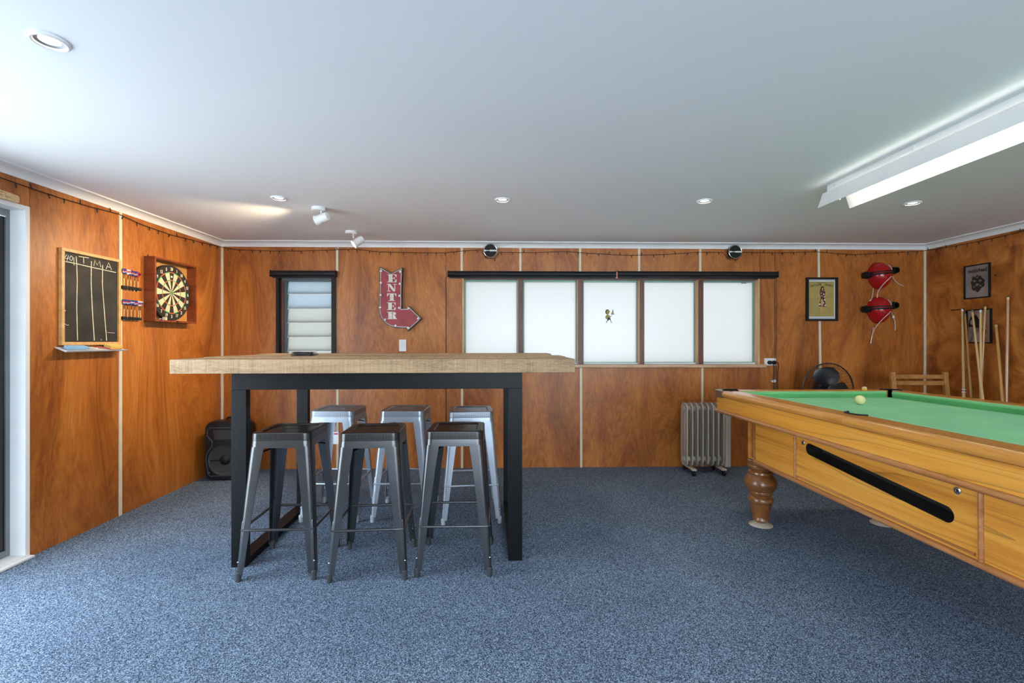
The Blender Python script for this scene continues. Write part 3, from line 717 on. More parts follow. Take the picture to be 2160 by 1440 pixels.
# lower cabinet: long panels between dividers, ball return slot on the left side
BXW = 0.495                                # half width of the lower cabinet
yA, yB_ = -0.060, YN + YE + 0.060 + 0.0     # panel run between the corner posts
zb, zt = 0.452, 0.744
divs = [yA, -0.485, -1.515, -1.96]
for sx in (-1, 1):
    for i in range(3):
        a, b = divs[i + 1] + 0.006, divs[i] - 0.006
        if sx < 0 and i == 1:
            # panel with a long sloping ball window cut through
            p0, p1, hw = Vector((-1.385, 0.578)), Vector((-0.605, 0.650)), 0.032
            d = (p1 - p0).normalized(); ang = math.degrees(math.atan2(d.y, d.x))
            ns = 10
            hole = [(p1.x + hw * math.cos(R(ang + t)), p1.y + hw * math.sin(R(ang + t))) for t in range(-90, 91, 18)] + [(p0.x + hw * math.cos(R(ang + t)), p0.y + hw * math.sin(R(ang + t))) for t in range(90, 271, 18)]
            nh = len(hole)
            def ring(px): return [Vector((px, u, v)) for u, v in hole]
            box_ = []
            cxh, cyh = (a + b) / 2, (zb + zt) / 2
            for u, v in hole:                       # matching points on the panel edge
                du, dv = u - cxh, v - cyh
                s_ = 1e9
                if abs(du) > 1e-9: s_ = min(s_, ((b - cxh) if du > 0 else (a - cxh)) / du)
                if abs(dv) > 1e-9: s_ = min(s_, ((zt - cyh) if dv > 0 else (zb - cyh)) / dv)
                box_.append((cxh + du * s_, cyh + dv * s_))
            # snap the four nearest to the true corners
            for qx, qy in ((a, zb), (a, zt), (b, zb), (b, zt)):
                j = min(range(nh), key=lambda j: (box_[j][0] - qx) ** 2 + (box_[j][1] - qy) ** 2); box_[j] = (qx, qy)
            def edge(px): return [Vector((px, u, v)) for u, v in box_]
            pn = MB().loft([edge(-BXW + 0.018), edge(-BXW), ring(-BXW), ring(-BXW + 0.018)], cap0=False, cap1=False).build('panel', M['honey'], PT, ang=25)
            # black trough behind the window
            hole2 = [(p1.x + 0.8 * hw * math.cos(R(ang + t)), p1.y + hw * 0.8 * math.sin(R(ang + t)) + 0.004) for t in range(-90, 91, 18)] + [(p0.x + 0.8 * hw * math.cos(R(ang + t)), p0.y + 0.8 * hw * math.sin(R(ang + t)) + 0.004) for t in range(90, 271, 18)]
            MB().loft([[Vector((-BXW + 0.002, u, v)) for u, v in inset(hole, 0.001)], [Vector((-BXW + 0.085, u, v)) for u, v in hole2]], cap0=False, cap1=True).build('ball_trough', M['trough'], pn)
            for ly, lz in ((-0.556, 0.676), (-1.432, 0.682)):
                lk = MB().lathe([(0.0140, 0.0), (0.0140, -0.004), (0.011, -0.006), (0.0065, -0.006), (0.006, -0.004)], (-BXW, ly, lz), axis='X', n=20).build('lock', M['chrome'], pn)
                MB().box(-BXW - 0.0068, -BXW - 0.004, ly - 0.0012, ly + 0.0012, lz - 0.004, lz + 0.004).build('keyhole', M['ink'], lk)
            MB().lathe([(0.004, 0.0), (0.004, -0.001)], (-BXW, -1.0, 0.70), axis='X', n=10).build('screw_hole', M['ink'], pn)
            MB().tube([(-BXW - 0.002, divs[2] + 0.02, zb + 0.020), (-BXW - 0.002, divs[1] - 0.006, zb + 0.020)], 0.0055, 8).build('bead', M['redwood'], pn)
        else:
            xx = sorted((sx * BXW, sx * (BXW - 0.018)))
            MB().box(xx[0], xx[1], a, b, zb, zt).build('panel', M['honey'], PT)
    for i in (1, 2):
        MB().tube([(sx * (BXW + 0.001), divs[i], zb), (sx * (BXW + 0.001), divs[i], zt)], 0.0095, 10).build('divider', M['redwood'], PT)
    MB().tube([(sx * (BXW + 0.003), divs[0] + 0.004, zb - 0.008), (sx * (BXW + 0.003), divs[3] - 0.004, zb - 0.008)], 0.0135, 12).build('moulding', M['redwood'], PT)
for yy in (0.045, -2.065):
    MB().box(-BXW + 0.06, BXW - 0.06, yy - 0.009, yy + 0.009, zb, zt).build('end_panel', M['honey'], PT)
MB().box(-BXW + 0.02, BXW - 0.02, -2.05, 0.03, zb - 0.004, zb + 0.008).build('cabinet_floor', M['legwood'], PT)
LEG = [(0.070, 0.445), (0.080, 0.438), (0.080, 0.420), (0.073, 0.412), (0.080, 0.402), (0.079, 0.390), (0.066, 0.382), (0.064, 0.374), (0.076, 0.366), (0.078, 0.354), (0.072, 0.347), (0.083, 0.337), (0.096, 0.318), (0.102, 0.296), (0.1022, 0.290), (0.1005, 0.288), (0.1015, 0.284), (0.097, 0.264), (0.084, 0.244), (0.074, 0.234), (0.076, 0.226), (0.074, 0.216), (0.062, 0.208), (0.062, 0.202), (0.072, 0.196), (0.079, 0.184), (0.079, 0.168), (0.072, 0.160), (0.070, 0.155), (0.056, 0.070), (0.048, 0.060), (0.052, 0.050), (0.054, 0.042), (0.045, 0.033), (0.036, 0.022)]
FOOT = [(0.030, 0.030), (0.032, 0.022), (0.062, 0.009), (0.074, 0.003), (0.074, 0.0)]
for sx in (-1, 1):
    for yy, dz in ((0.0, 0.0), (-2.02, -0.020)):
        lx = sx * 0.425
        lw = MB().lathe([(r, z + dz * (1 - z / 0.445)) for r, z in LEG], (lx, yy, 0), n=32).build('leg', M['legwood'], PT, ang=32)
        MB().lathe([(r, z + dz) for r, z in FOOT], (lx, yy, 0), n=32).build('foot_plate', M['footplate'], lw)
        # chamfered corner post above the leg
        h = 0.066; ch = 0.030
        ox = 1 if sx > 0 else -1
        fy = 1 if yy == 0.0 else -1
        pp = [(lx + ox * h, yy - fy * h), (lx + ox * h, yy + fy * (h - ch)), (lx + ox * (h - ch), yy + fy * h), (lx - ox * h, yy + fy * h), (lx - ox * h, yy - fy * h)]
        ps = MB().poly(pp, 0.450, zt).build('corner_post', M['honey'], PT)
        MB().box(*sorted((lx + ox * h, lx + ox * (h + 0.005))), *sorted((yy - fy * 0.040, yy - fy * 0.062)), 0.455, zt - 0.002).build('bead', M['redwood'], ps)
        MB().box(*sorted((lx + ox * h, lx + ox * (h + 0.005))), *sorted((yy - fy * 0.006, yy - fy * 0.030)), 0.462, zt - 0.002).build('bead', M['redwood'], ps)

# ball and chalk on the pool table
bl = thing('pool_ball', 'yellowed cue ball lying on the green baize', 'ball', (2.196, 2.768, 0.8636))
MB().ball((0, 0, 0.0286), 0.0286, u=32, v=20).build('ball', M['ivory'], bl)
ck = thing('chalk_cube', 'small cube of cue chalk on the far rail of the pool table', 'chalk', (2.600, 3.236, 0.9045), (0, 0, R(12)))
MB().box(-0.011, 0.011, -0.011, 0.011, 0, 0.017, bev=0.001).build('paper_wrap', M['yellow'], ck)
MB().lathe([(0.011, 0.017), (0.011, 0.021), (0.007, 0.020)], n=12).build('chalk_top', M['teal'], ck)

# ------------------------------------------------------------------ roller blinds and cords
def blind(label, x0, x1, z, r=0.029):
    o = thing('roller_blind', label, 'blind', (0, YB - 0.034, z))
    MB().lathe([(r, x0), (r, x1)], axis='X', n=24).build('roll', M['blackm'], o)
    for xx, s in ((x0, -1), (x1, 1)):
        MB().box(*sorted((xx, xx + s * 0.006)), -0.026, 0.033, -0.031, 0.031, bev=0.002).build('end_bracket', M['black'], o)
    MB().box(x0 + 0.01, x1 - 0.01, 0.006, 0.018, -0.040, -0.026).build('bottom_rail', M['blackm'], o)
    return o
blind('short black roller blind above the louvre window', -2.236, -1.617, 1.911)
blind('long black roller blind over the left half of the wide window', -0.520, 1.126, 1.913)
blind('long black roller blind over the right half of the wide window', 1.148, 2.745, 1.917)
br = thing('blind_bracket', 'small copper coloured bracket joining the two long black blinds', 'bracket', (1.137, YB - 0.034, 1.915))
MB().box(-0.005, 0.005, -0.020, 0.033, -0.030, 0.022).build('plate', M['copper'], br)
MB().box(-0.010, 0.010, -0.012, 0.010, -0.040, -0.030).build('hook', M['copper'], br)
def chain(label, x, z0, z1, gap):
    o = thing('blind_chain', label, 'cord', (x, YB - 0.012, z1))
    for dx in ((-gap / 2, gap / 2) if gap else (0,)):
        MB().tube([(dx, 0, 0), (dx * 0.9, 0.001, (z0 - z1) * 0.5), (dx * 0.7, 0.003, z0 - z1)], 0.0018, 6).build('cord', M['black'], o)
    return o
chain('thin black blind cord hanging beside the left edge of the wide window', -0.548, 0.45, 1.89, 0)
chain('pair of thin black blind cords hanging beside the power socket', 2.748, 0.55, 1.89, 0.018)

# ------------------------------------------------------------------ ENTER sign
s_ = 4.53 / 970 / 6.857
def sg(x, y): return ((x - 315) * s_, (560 - y) * s_)
en = thing('arrow_sign', 'red arrow shaped sign reading ENTER with round bulbs round its edge', 'sign', on_back(-1.079, 1.662), BACK)
out = [sg(*p) for p in [(162, 95), (158, 300), (152, 600), (149, 720), (158, 780), (180, 830), (215, 880), (260, 920), (315, 950), (380, 965), (470, 970), (545, 972), (556, 1018), (757, 836), (570, 655), (556, 690), (472, 692), (472, 500), (476, 300), (484, 104), (322, 188)]]
MB().poly(out, 0.0, 0.050).build('tray', M['signdark'], en)
i1, i2 = inset(out, 0.006), inset(out, 0.0125)
m = MB()
n = len(out)
lo = [m.bm.verts.new((*p, 0.0503)) for p in i1]; hi = [m.bm.verts.new((*p, 0.0503)) for p in i2]
lo2 = [m.bm.verts.new((*p, 0.0545)) for p in i1]; hi2 = [m.bm.verts.new((*p, 0.0545)) for p in i2]
for i in range(n):
    j = (i + 1) % n
    m.bm.faces.new((lo2[i], lo2[j], hi2[j], hi2[i])); m.bm.faces.new((lo[i], lo[j], lo2[j], lo2[i])); m.bm.faces.new((hi[i], hi2[i], hi2[j], hi[j]))
m.build('rim', M['signrim'], en)
MB().poly(i2, 0.0500, 0.0512).build('face', M['signred'], en)
for x, y in ((183, 160), (455, 170), (180, 328), (450, 340), (176, 503), (445, 512), (170, 680), (441, 686), (573, 690), (712, 837), (241, 854), (388, 938), (566, 972)):
    p = sg(x, y)
    b_ = MB().ball((p[0], p[1], 0.062), 0.0125, u=14, v=10).build('bulb', M['bulb'], en)
    MB().lathe([(0.008, 0.0512), (0.008, 0.056)], (p[0], p[1], 0), n=12).build('bulb_socket', M['signdark'], b_)
GLY = {  # slab-serif capitals in a unit square, lists of overlapping outlines
    'E': [[(0.14, 0), (0.56, 0), (0.56, 1), (0.14, 1)], [(0, 0.93), (1, 0.93), (1, 1), (0, 1)], [(0, 0), (1, 0), (1, 0.07), (0, 0.07)], [(0.78, 1), (0.96, 0.62), (1, 0.62), (1, 1)], [(0.72, 0), (1, 0), (1, 0.40), (0.96, 0.40)], [(0.56, 0.47), (0.74, 0.47), (0.74, 0.55), (0.56, 0.55)], [(0.74, 0.32), (0.80, 0.32), (0.80, 0.70), (0.74, 0.70)]],
    'N': [[(0.02, 1), (0.36, 1), (0.88, 0.16), (0.88, 0), (0.66, 0), (0.16, 0.83), (0.02, 0.93)], [(0.14, 0), (0.22, 0), (0.22, 0.9), (0.14, 0.9)], [(0, 0), (0.40, 0), (0.40, 0.07), (0, 0.07)], [(0.80, 0.1), (0.88, 0.1), (0.88, 1), (0.80, 1)], [(0.64, 0.93), (1.06, 0.93), (1.06, 1), (0.64, 1)]],
    'T': [[(0.30, 0), (0.70, 0), (0.70, 1), (0.30, 1)], [(0, 0.93), (1, 0.93), (1, 1), (0, 1)], [(0.14, 0), (0.86, 0), (0.86, 0.07), (0.14, 0.07)], [(0, 1), (0, 0.60), (0.05, 0.60), (0.24, 1)], [(0.76, 1), (0.95, 0.60), (1, 0.60), (1, 1)]],
    'R': [[(0.14, 0), (0.54, 0), (0.54, 1), (0.14, 1)], [(0, 0.93), (0.6, 0.93), (0.6, 1), (0, 1)], [(0, 0), (0.64, 0), (0.64, 0.07), (0, 0.07)], [(0.54, 0.93), (0.70, 1.0), (0.86, 0.94), (0.94, 0.80), (0.92, 0.64), (0.82, 0.54), (0.60, 0.50), (0.60, 0.56), (0.62, 0.93)], [(0.54, 0.50), (0.74, 0.52), (0.90, 0.42), (0.92, 0.16), (1.04, 0.10), (1.04, 0.03), (0.90, 0.0), (0.66, 0.03), (0.60, 0.2), (0.60, 0.44)]]}
for ch, x0, y0, x1, y1 in (('E', 268, 318, 398, 206), ('N', 262, 448, 394, 342), ('T', 264, 584, 396, 478), ('E', 262, 714, 386, 606), ('R', 262, 845, 398, 740)):
    m = MB()
    for q, pg in enumerate(GLY[ch]):
        pp = [sg(x0 + (x1 - x0) * u, y0 + (y1 - y0) * v) for u, v in pg]
        m.poly(pp, 0.0512, 0.0518 + 0.00005 * q)
    m.build('letter', M['signwhite'], en)

# ------------------------------------------------------------------ switch, socket, plugs
sw = thing('light_switch', 'white double light switch below the arrow sign', 'switch', on_back(-0.973, 1.211), BACK)
MB().box(-0.035, 0.035, -0.058, 0.058, 0, 0.008, bev=0.003).build('plate', M['white'], sw)
for y in (-0.018, 0.014): MB().box(-0.009, 0.009, y - 0.009, y + 0.009, 0.008, 0.012, bev=0.0015).build('rocker', M['paper'], sw)
so = thing('power_socket', 'white double power socket at the end of the window sill', 'socket', on_back(2.695, 1.046), BACK)
MB().box(-0.060, 0.060, -0.036, 0.036, 0, 0.010, bev=0.003).build('plate', M['white'], so)
for x in (-0.03, 0.02): MB().box(x - 0.006, x + 0.006, 0.018, 0.028, 0.010, 0.013, bev=0.001).build('rocker', M['paper'], so)
for x, lab, path in ((-0.014, 'round black plug in the left outlet of the socket, with its flex', [(0.0, 0, 0.03), (0.024, -0.006, 0.03), (0.034, -0.05, 0.02), (0.040, -0.09, 0.012), (0.040, -0.22, 0.010), (0.042, -0.42, 0.010)]),
                     (0.032, 'round black plug in the right outlet of the socket, with its looping flex', [(0.0, 0, 0.03), (0.024, 0.002, 0.03), (0.034, -0.015, 0.022), (0.040, -0.05, 0.016), (0.034, -0.12, 0.012), (0.036, -0.25, 0.010), (0.044, -0.42, 0.010)])):
    pg = thing('power_plug', lab, 'plug', (2.695 + x, YB - 0.0102, 1.040), BACK, 'black plugs in the power socket')
    MB().lathe([(0.019, 0.0), (0.019, 0.024), (0.014, 0.032)], n=20).build('plug_body', M['black'], pg)
    MB().tube(crom(path), 0.0032, 6).build('flex', M['black'], pg)
tp = thing('flex_tag', 'small white tag tied round the flex below the socket', 'tag', (2.728, YB - 0.016, 0.852), BACK)
MB().poly([(-0.042, 0.004), (-0.01, -0.012), (0.012, -0.010), (0.018, 0.006), (0.008, 0.018)], 0.004, 0.006).build('tag_card', M['paper'], tp)
MB().box(0.006, 0.016, -0.004, 0.004, -0.004, 0.004).build('tag_tie', M['paper'], tp)

# ------------------------------------------------------------------ two round black discs on the cornice
def wdisc(label, x, z):
    o = thing('wall_disc', label, 'disc', (x, YB - 0.055, z), BACK, 'round black discs below the cornice')
    MB().lathe([(0.060, -0.05), (0.060, 0.0), (0.057, 0.004)], n=32).build('housing', M['black'], o)
    MB().tube([(0.064 * math.cos(R(a)), 0.064 * math.sin(R(a)), -0.002) for a in range(0, 360, 12)], 0.0042, 8, closed=True).build('rim', M['chrome'], o)
    MB().box(-0.062, 0.062, -0.009, 0.007, 0.004, 0.009, bev=0.002).build('bar', M['alu'] if False else M['bulb'], o)
    for ya, yb in ((0.0025, 0.0085), (-0.0105, -0.0045)): MB().box(-0.042, -0.006, ya, yb, 0.0045, 0.0094).build('bar_notch', M['black'], o)
wdisc('round black disc with white bar above the left part of the wide window', -0.108, 2.139)
wdisc('round black disc with white bar above the right part of the wide window', 2.317, 2.138)

# ------------------------------------------------------------------ string of fairy lights round three walls
sl_path = [(-2.727, 2.495, 2.143), (-2.727, 2.564, 2.142), (-2.727, 2.715, 2.138), (-2.727, 2.885, 2.137), (-2.727, 3.112, 2.143), (-2.727, 3.339, 2.158), (-2.727, 3.555, 2.136), (-2.727, 3.855, 2.13), (-2.727, 4.212, 2.150), (-2.727, 4.527, 2.168), (-2.716, 4.546, 2.168), (-2.579, 4.546, 2.143), (-2.236, 4.546, 2.135), (-1.938, 4.546, 2.136), (-1.662, 4.546, 2.147), (-1.454, 4.546, 2.157), (-1.2, 4.546, 2.13), (-0.829, 4.546, 2.123), (-0.546, 4.546, 2.124), (-0.387, 4.546, 2.143), (-0.2, 4.546, 2.153), (-0.176, 4.546, 2.11), (-0.135, 4.546, 2.068), (-0.065, 4.546, 2.068), (-0.020, 4.546, 2.130), (0.315, 4.546, 2.128), (0.621, 4.546, 2.143), (0.81, 4.546, 2.13), (1.188, 4.546, 2.108), (1.426, 4.546, 2.109), (1.664, 4.546, 2.119), (1.95, 4.546, 2.14), (2.213, 4.546, 2.141), (2.28, 4.546, 2.068), (2.36, 4.546, 2.068), (2.414, 4.546, 2.142), (2.813, 4.546, 2.139), (3.151, 4.546, 2.15), (3.539, 4.546, 2.123), (3.928, 4.546, 2.144), (4.259, 4.546, 2.164), (4.283, 4.534, 2.165), (4.283, 4.337, 2.155), (4.283, 4.049, 2.148), (4.283, 3.852, 2.15), (4.283, 3.673, 2.157), (4.283, 3.541, 2.160)]
fs = thing('string_lights', 'thin dark string of unlit fairy lights running under the cornice', 'lights', (0, 0, 0))
MB().tube(sl_path, 0.0025, 6).build('cable', M['black'], fs)
rng = random.Random(3)
dist = 0.0; nxt = 0.05
bulb_me = MB().tube([(0, 0, 0), (0, 0, -0.012), (0, 0, -0.028)], [0.0030, 0.0034, 0.0022], 6).mesh('bulb', M['black'])
for a, b in zip(sl_path[:-1], sl_path[1:]):
    A, B = Vector(a), Vector(b); ln = (B - A).length
    while nxt < dist + ln:
        p = A + (B - A) * ((nxt - dist) / ln)
        along_y = abs(B.y - A.y) > abs(B.x - A.x)
        up = rng.random() < 0.22 and not (-0.25 < p.x < 0.05 or 2.2 < p.x < 2.45)
        tilt = rng.uniform(-0.5, 0.5) + (math.pi if up else 0.0)
        place('bulb', bulb_me, fs, p, (tilt, 0, 0) if along_y else (0, tilt, 0))
        nxt += rng.uniform(0.085, 0.125)
    dist += ln

# ------------------------------------------------------------------ framed pictures
def frame_parts(o, w, h, fw, dp, mat):
    x, y = w / 2, h / 2
    for a, b, c, d in ((-x, x, y - fw, y), (-x, x, -y, -y + fw), (-x, -x + fw, -y + fw, y - fw), (x - fw, x, -y + fw, y - fw)):
        MB().box(a, b, c, d, 0, dp, bev=0.0015).build('frame_bar', mat, o)
def flat(o, name, pts, z, mat, dz=0.0004):
    return MB().poly(pts, z, z + dz).build(name, mat, o)
def ell(cx, cy, rx, ry, n=14): return arc(cx, cy, rx, 0, 360 - 360 / n, n - 1, ry)
# pin-up poster on the back wall
pu = thing('framed_poster', 'black framed mustard poster of a standing woman on the back wall', 'picture', (3.214, YB - 0.0075, 1.674), BACK)
frame_parts(pu, 0.318, 0.436, 0.020, 0.022, M['black'])
MB().box(-0.14, 0.14, -0.199, 0.199, 0.002, 0.004).build('mount', M['mat_grey'], pu)
flat(pu, 'inner_mount', rrect(0.134, 0.184, 0.001, 1, 0, 0.001), 0.0041, M['paper'])
flat(pu, 'print_ground', rrect(0.127, 0.175, 0.001, 1, 0, 0.001), 0.0046, M['parch'])
k_ = 0.318 / 888.0                     # poster units to metres; (x, y) measured from the frame centre, y up
def pp(*pts): return [((x - 552) * k_, (733 - y) * k_) for x, y in pts]
zf = 0.0052
flat(pu, 'figure_arm', pp((500, 510), (450, 560), (440, 620), (475, 655), (545, 640), (540, 612), (480, 620), (478, 585), (520, 540)), zf, M['skin_ink'])
flat(pu, 'figure_arm', pp((650, 505), (700, 545), (730, 590), (690, 640), (650, 668), (640, 645), (690, 590), (655, 555)), zf, M['skin_ink'])
flat(pu, 'figure_leg', pp((520, 930), (580, 930), (560, 1060), (545, 1130), (560, 1190), (520, 1190), (518, 1100), (512, 1000)), zf, M['skin_ink'])
flat(pu, 'figure_leg', pp((578, 930), (608, 930), (590, 1040), (566, 1140), (580, 1190), (548, 1192), (550, 1120)), zf, M['skin_ink'])
flat(pu, 'figure_dress', pp((500, 500), (560, 495), (650, 505), (655, 560), (630, 640), (645, 740), (660, 850), (690, 940), (600, 945), (470, 930), (480, 850), (520, 740), (530, 650), (500, 590)), zf + 0.0005, M['maroon'])
flat(pu, 'figure_thigh', pp((545, 720), (585, 740), (600, 830), (580, 930), (545, 930), (530, 860), (525, 780)), zf + 0.001, M['skin_ink'])
for x, y, r in ((498, 875, 26), (640, 750, 24), (610, 590, 20), (625, 670, 18), (655, 905, 24), (560, 640, 16), (605, 835, 18), (540, 560, 16)):
    flat(pu, 'dress_dot', [((px_ - 552) * k_, (733 - py_) * k_) for px_, py_ in ell(x, y, r, r, 10)], zf + 0.0011, M['paper'])
flat(pu, 'figure_hair', pp((520, 500), (498, 470), (530, 430), (530, 390), (570, 365), (612, 385), (620, 430), (635, 465), (605, 500), (560, 480)), zf + 0.0005, M['ink'])
flat(pu, 'figure_face', [((px_ - 552) * k_, (733 - py_) * k_) for px_, py_ in ell(578, 445, 24, 36, 12)], zf + 0.001, M['skin_ink'])
for x, y in ((425, 725), (280, 1030), (838, 585), (770, 1120)):
    flat(pu, 'print_speck', [((px_ - 552) * k_, (733 - py_) * k_) for px_, py_ in ell(x, y, 9, 9, 6)], zf, M['ink'])
for i, ch in enumerate('SAILOR JERRY'):
    if ch == ' ': continue
    a = (i - 5.5) / 5.5
    me = text_mesh(ch, 0.030, 'title_letter', M['ink'], 0.0002, bold=0.0006)
    place('title_letter', me, pu, (a * 0.106, 0.1465 - 0.016 * a * a, zf + 0.0003), (0, 0, -a * 0.26))
place('heading', text_mesh('THE ORIGINAL', 0.0150, 'heading', M['ink'], 0.0002), pu, (0.0, 0.1665, zf + 0.0003))
# two frames on the right wall, one above the other
f1 = thing('framed_poster', 'dark framed grey foil print lettered motörhead on the right wall', 'picture', on_right(4.050, 1.792), RIGHT)
frame_parts(f1, 0.226, 0.306, 0.010, 0.016, M['black'])
MB().box(-0.105, 0.105, -0.145, 0.145, 0.002, 0.005).build('print_ground', M['foil'], f1)
tm = text_mesh('motörhead', 0.044, 'title', M['ink'], 0.0002, squeeze=0.84, bold=0.0016)
place('title', tm, f1, (0.0, 0.098, 0.0054))
rg_ = random.Random(11)
blob = [((0.060 + 0.012 * rg_.uniform(-1, 1)) * math.cos(R(a)), -0.018 + (0.070 + 0.012 * rg_.uniform(-1, 1)) * math.sin(R(a))) for a in range(0, 360, 15)]
flat(f1, 'emblem', blob, 0.0054, M['ink'])
for ex, ey, er in ((-0.024, 0.006, 0.014), (0.026, 0.004, 0.013), (0.0, -0.030, 0.016), (-0.028, -0.045, 0.009), (0.030, -0.042, 0.010), (0.0, 0.034, 0.010)):
    flat(f1, 'emblem_patch', ell(ex, ey, er, er * 0.7, 9), 0.0059, M['greyink'])
f2 = thing('framed_poster', 'dark framed pale poster of a long haired figure behind the cues', 'picture', on_right(4.034, 1.387), RIGHT)
frame_parts(f2, 0.218, 0.306, 0.010, 0.018, M['black'])
MB().box(-0.101, 0.101, -0.145, 0.145, 0.002, 0.005).build('print_ground', M['pinkpaper'], f2)
def q2(*pts): return [((x - 870) * 0.00030, (660 - y) * 0.00029) for x, y in pts]
flat(f2, 'figure_hair', q2((560, 680), (570, 520), (620, 360), (700, 300), (790, 310), (860, 420), (920, 640), (880, 720), (790, 700), (700, 690), (640, 670)), 0.0054, M['ink'])
flat(f2, 'figure_face', q2(*[(x, y) for x, y in ell(665, 530, 55, 80, 14)]), 0.0059, M['pinkpaper'])
flat(f2, 'figure_torso', q2((560, 800), (640, 840), (650, 690), (860, 710), (880, 800), (800, 900), (640, 880), (590, 830)), 0.0052, M['greyink'])
flat(f2, 'figure_leg', q2((650, 880), (760, 880), (740, 960), (640, 1150), (580, 1140), (640, 990)), 0.0054, M['greyink'])
for dy in (0, 130, 260, 380):
    m = MB(); P_ = q2((1050, 650 + dy), (1100, 615 + dy), (1160, 670 + dy), (1110, 730 + dy)); P_ = [(x, y, 0.0056) for x, y in P_]
    m.tube(P_ + [P_[0]], 0.0012, 4).build('red_mark', M['redink'], f2)
m = MB(); m.tube([(x, y, 0.0056) for x, y in q2((940, 640), (880, 740), (940, 880), (910, 1080), (960, 1100))], 0.0014, 4).build('red_mark', M['redink'], f2)
flat(f2, 'dark_mark', q2((900, 800), (960, 720), (1080, 780), (1060, 900), (930, 920)), 0.0053, M['ink'])

# hooks on the right wall
hk = thing('wall_hook', 'small dark hook in the right wall beside the upper frame', 'hook', on_right(3.900, 1.828), RIGHT)
MB().tube([(-0.008, 0.003, 0), (-0.002, 0.0, 0.012), (0.012, -0.004, 0.016)], 0.003, 6).build('shank', M['black'], hk)
MB().ball((0.014, -0.004, 0.016), 0.006, u=8, v=6).build('knob', M['black'], hk)
rk = thing('cue_rail', 'thin dark metal cue rail fixed to the right wall', 'rail', on_right(4.215, 1.548), RIGHT)
MB().tube([(-0.055, 0, 0.022), (0.065, 0.002, 0.022)], 0.0045, 6).build('bar', M['black'], rk)
for x in (-0.03, 0.03): MB().tube([(x, 0, 0.0), (x, 0, 0.022)], 0.003, 6).build('stand_off', M['black'], rk)

# ------------------------------------------------------------------ pool cues leaning in the corner
def cue(label, top, foot, mat, r0, r1, tipmat, bands=False, ring=None):
    A, B = Vector(foot), Vector(top); d = B - A; ln = d.length
    o = thing('pool_cue', label, 'cue', A, d.to_track_quat('Z', 'Y').to_euler(), 'cues leaning on the right wall')
    z0 = 0.03
    MB().lathe([(r0 * 0.92, z0), (r0, z0 + 0.01), (r0 * 0.97, ln * 0.2), (r1 + (r0 - r1) * 0.45, ln * 0.55), (r1, ln - 0.03)], n=14).build('shaft', mat, o)
    MB().lathe([(r0 * 0.8, 0.0), (r0 * 0.93, 0.006), (r0 * 0.93, z0)], n=14).build('bumper', M['black'], o)
    MB().lathe([(r1 * 1.02, ln - 0.03), (r1 * 1.02, ln - 0.008)], n=12).build('ferrule', tipmat, o)
    MB().lathe([(r1, ln - 0.008), (r1 * 0.9, ln - 0.002), (r1 * 0.5, ln)], n=12).build('tip', M['ink'], o)
    if bands:
        for z in (0.80, 0.825):
            MB().lathe([(r0 * 0.99, z), (r0 * 0.99, z + 0.008)], n=14).build('band', M['paper'], o)
            MB().lathe([(r0 * 0.985, z + 0.008), (r0 * 0.985, z + 0.012)], n=14).build('band', M['ink'], o)
    return o
cue('pale pool cue with white bands on its butt, leftmost of the leaning cues', (4.275, 4.170, 1.560), (4.07, 3.945, 0.004), M['cuewood'], 0.0165, 0.0085, M['paper'], bands=True)
cue('amber pool cue just right of the pale banded cue', (4.262, 4.133, 1.512), (4.08, 3.845, 0.004), M['cueamber'], 0.0155, 0.0070, M['greyink'])
cue('pale pool cue crossing the lower poster, its tip leaning left', (4.258, 4.065, 1.540), (3.95, 3.601, 0.004), M['cuewood'], 0.0170, 0.0070, M['greyink'])
cue('long amber pool cue crossing the lower poster, its tip leaning right', (4.264, 3.958, 1.565), (4.16, 3.937, 0.004), M['cueamber'], 0.0150, 0.0085, M['cuewood'])
cue('upright pool cue with pale blue tip between the crossed cues', (4.250, 3.985, 1.537), (4.05, 3.790, 0.004), M['cuewood'], 0.0150, 0.0080, M['teal'])
cue('short amber pool cue leaning left, between the crossed cues and the tall reddish one', (4.276, 3.880, 1.402), (4.03, 3.551, 0.004), M['cueamber'], 0.0150, 0.0095, M['cuewood'])
cue('tall reddish pool cue standing nearly upright, rightmost of the leaning cues', (4.280, 3.790, 1.632), (4.17, 3.717, 0.004), M['cuered'], 0.0150, 0.0095, M['cuewood'])

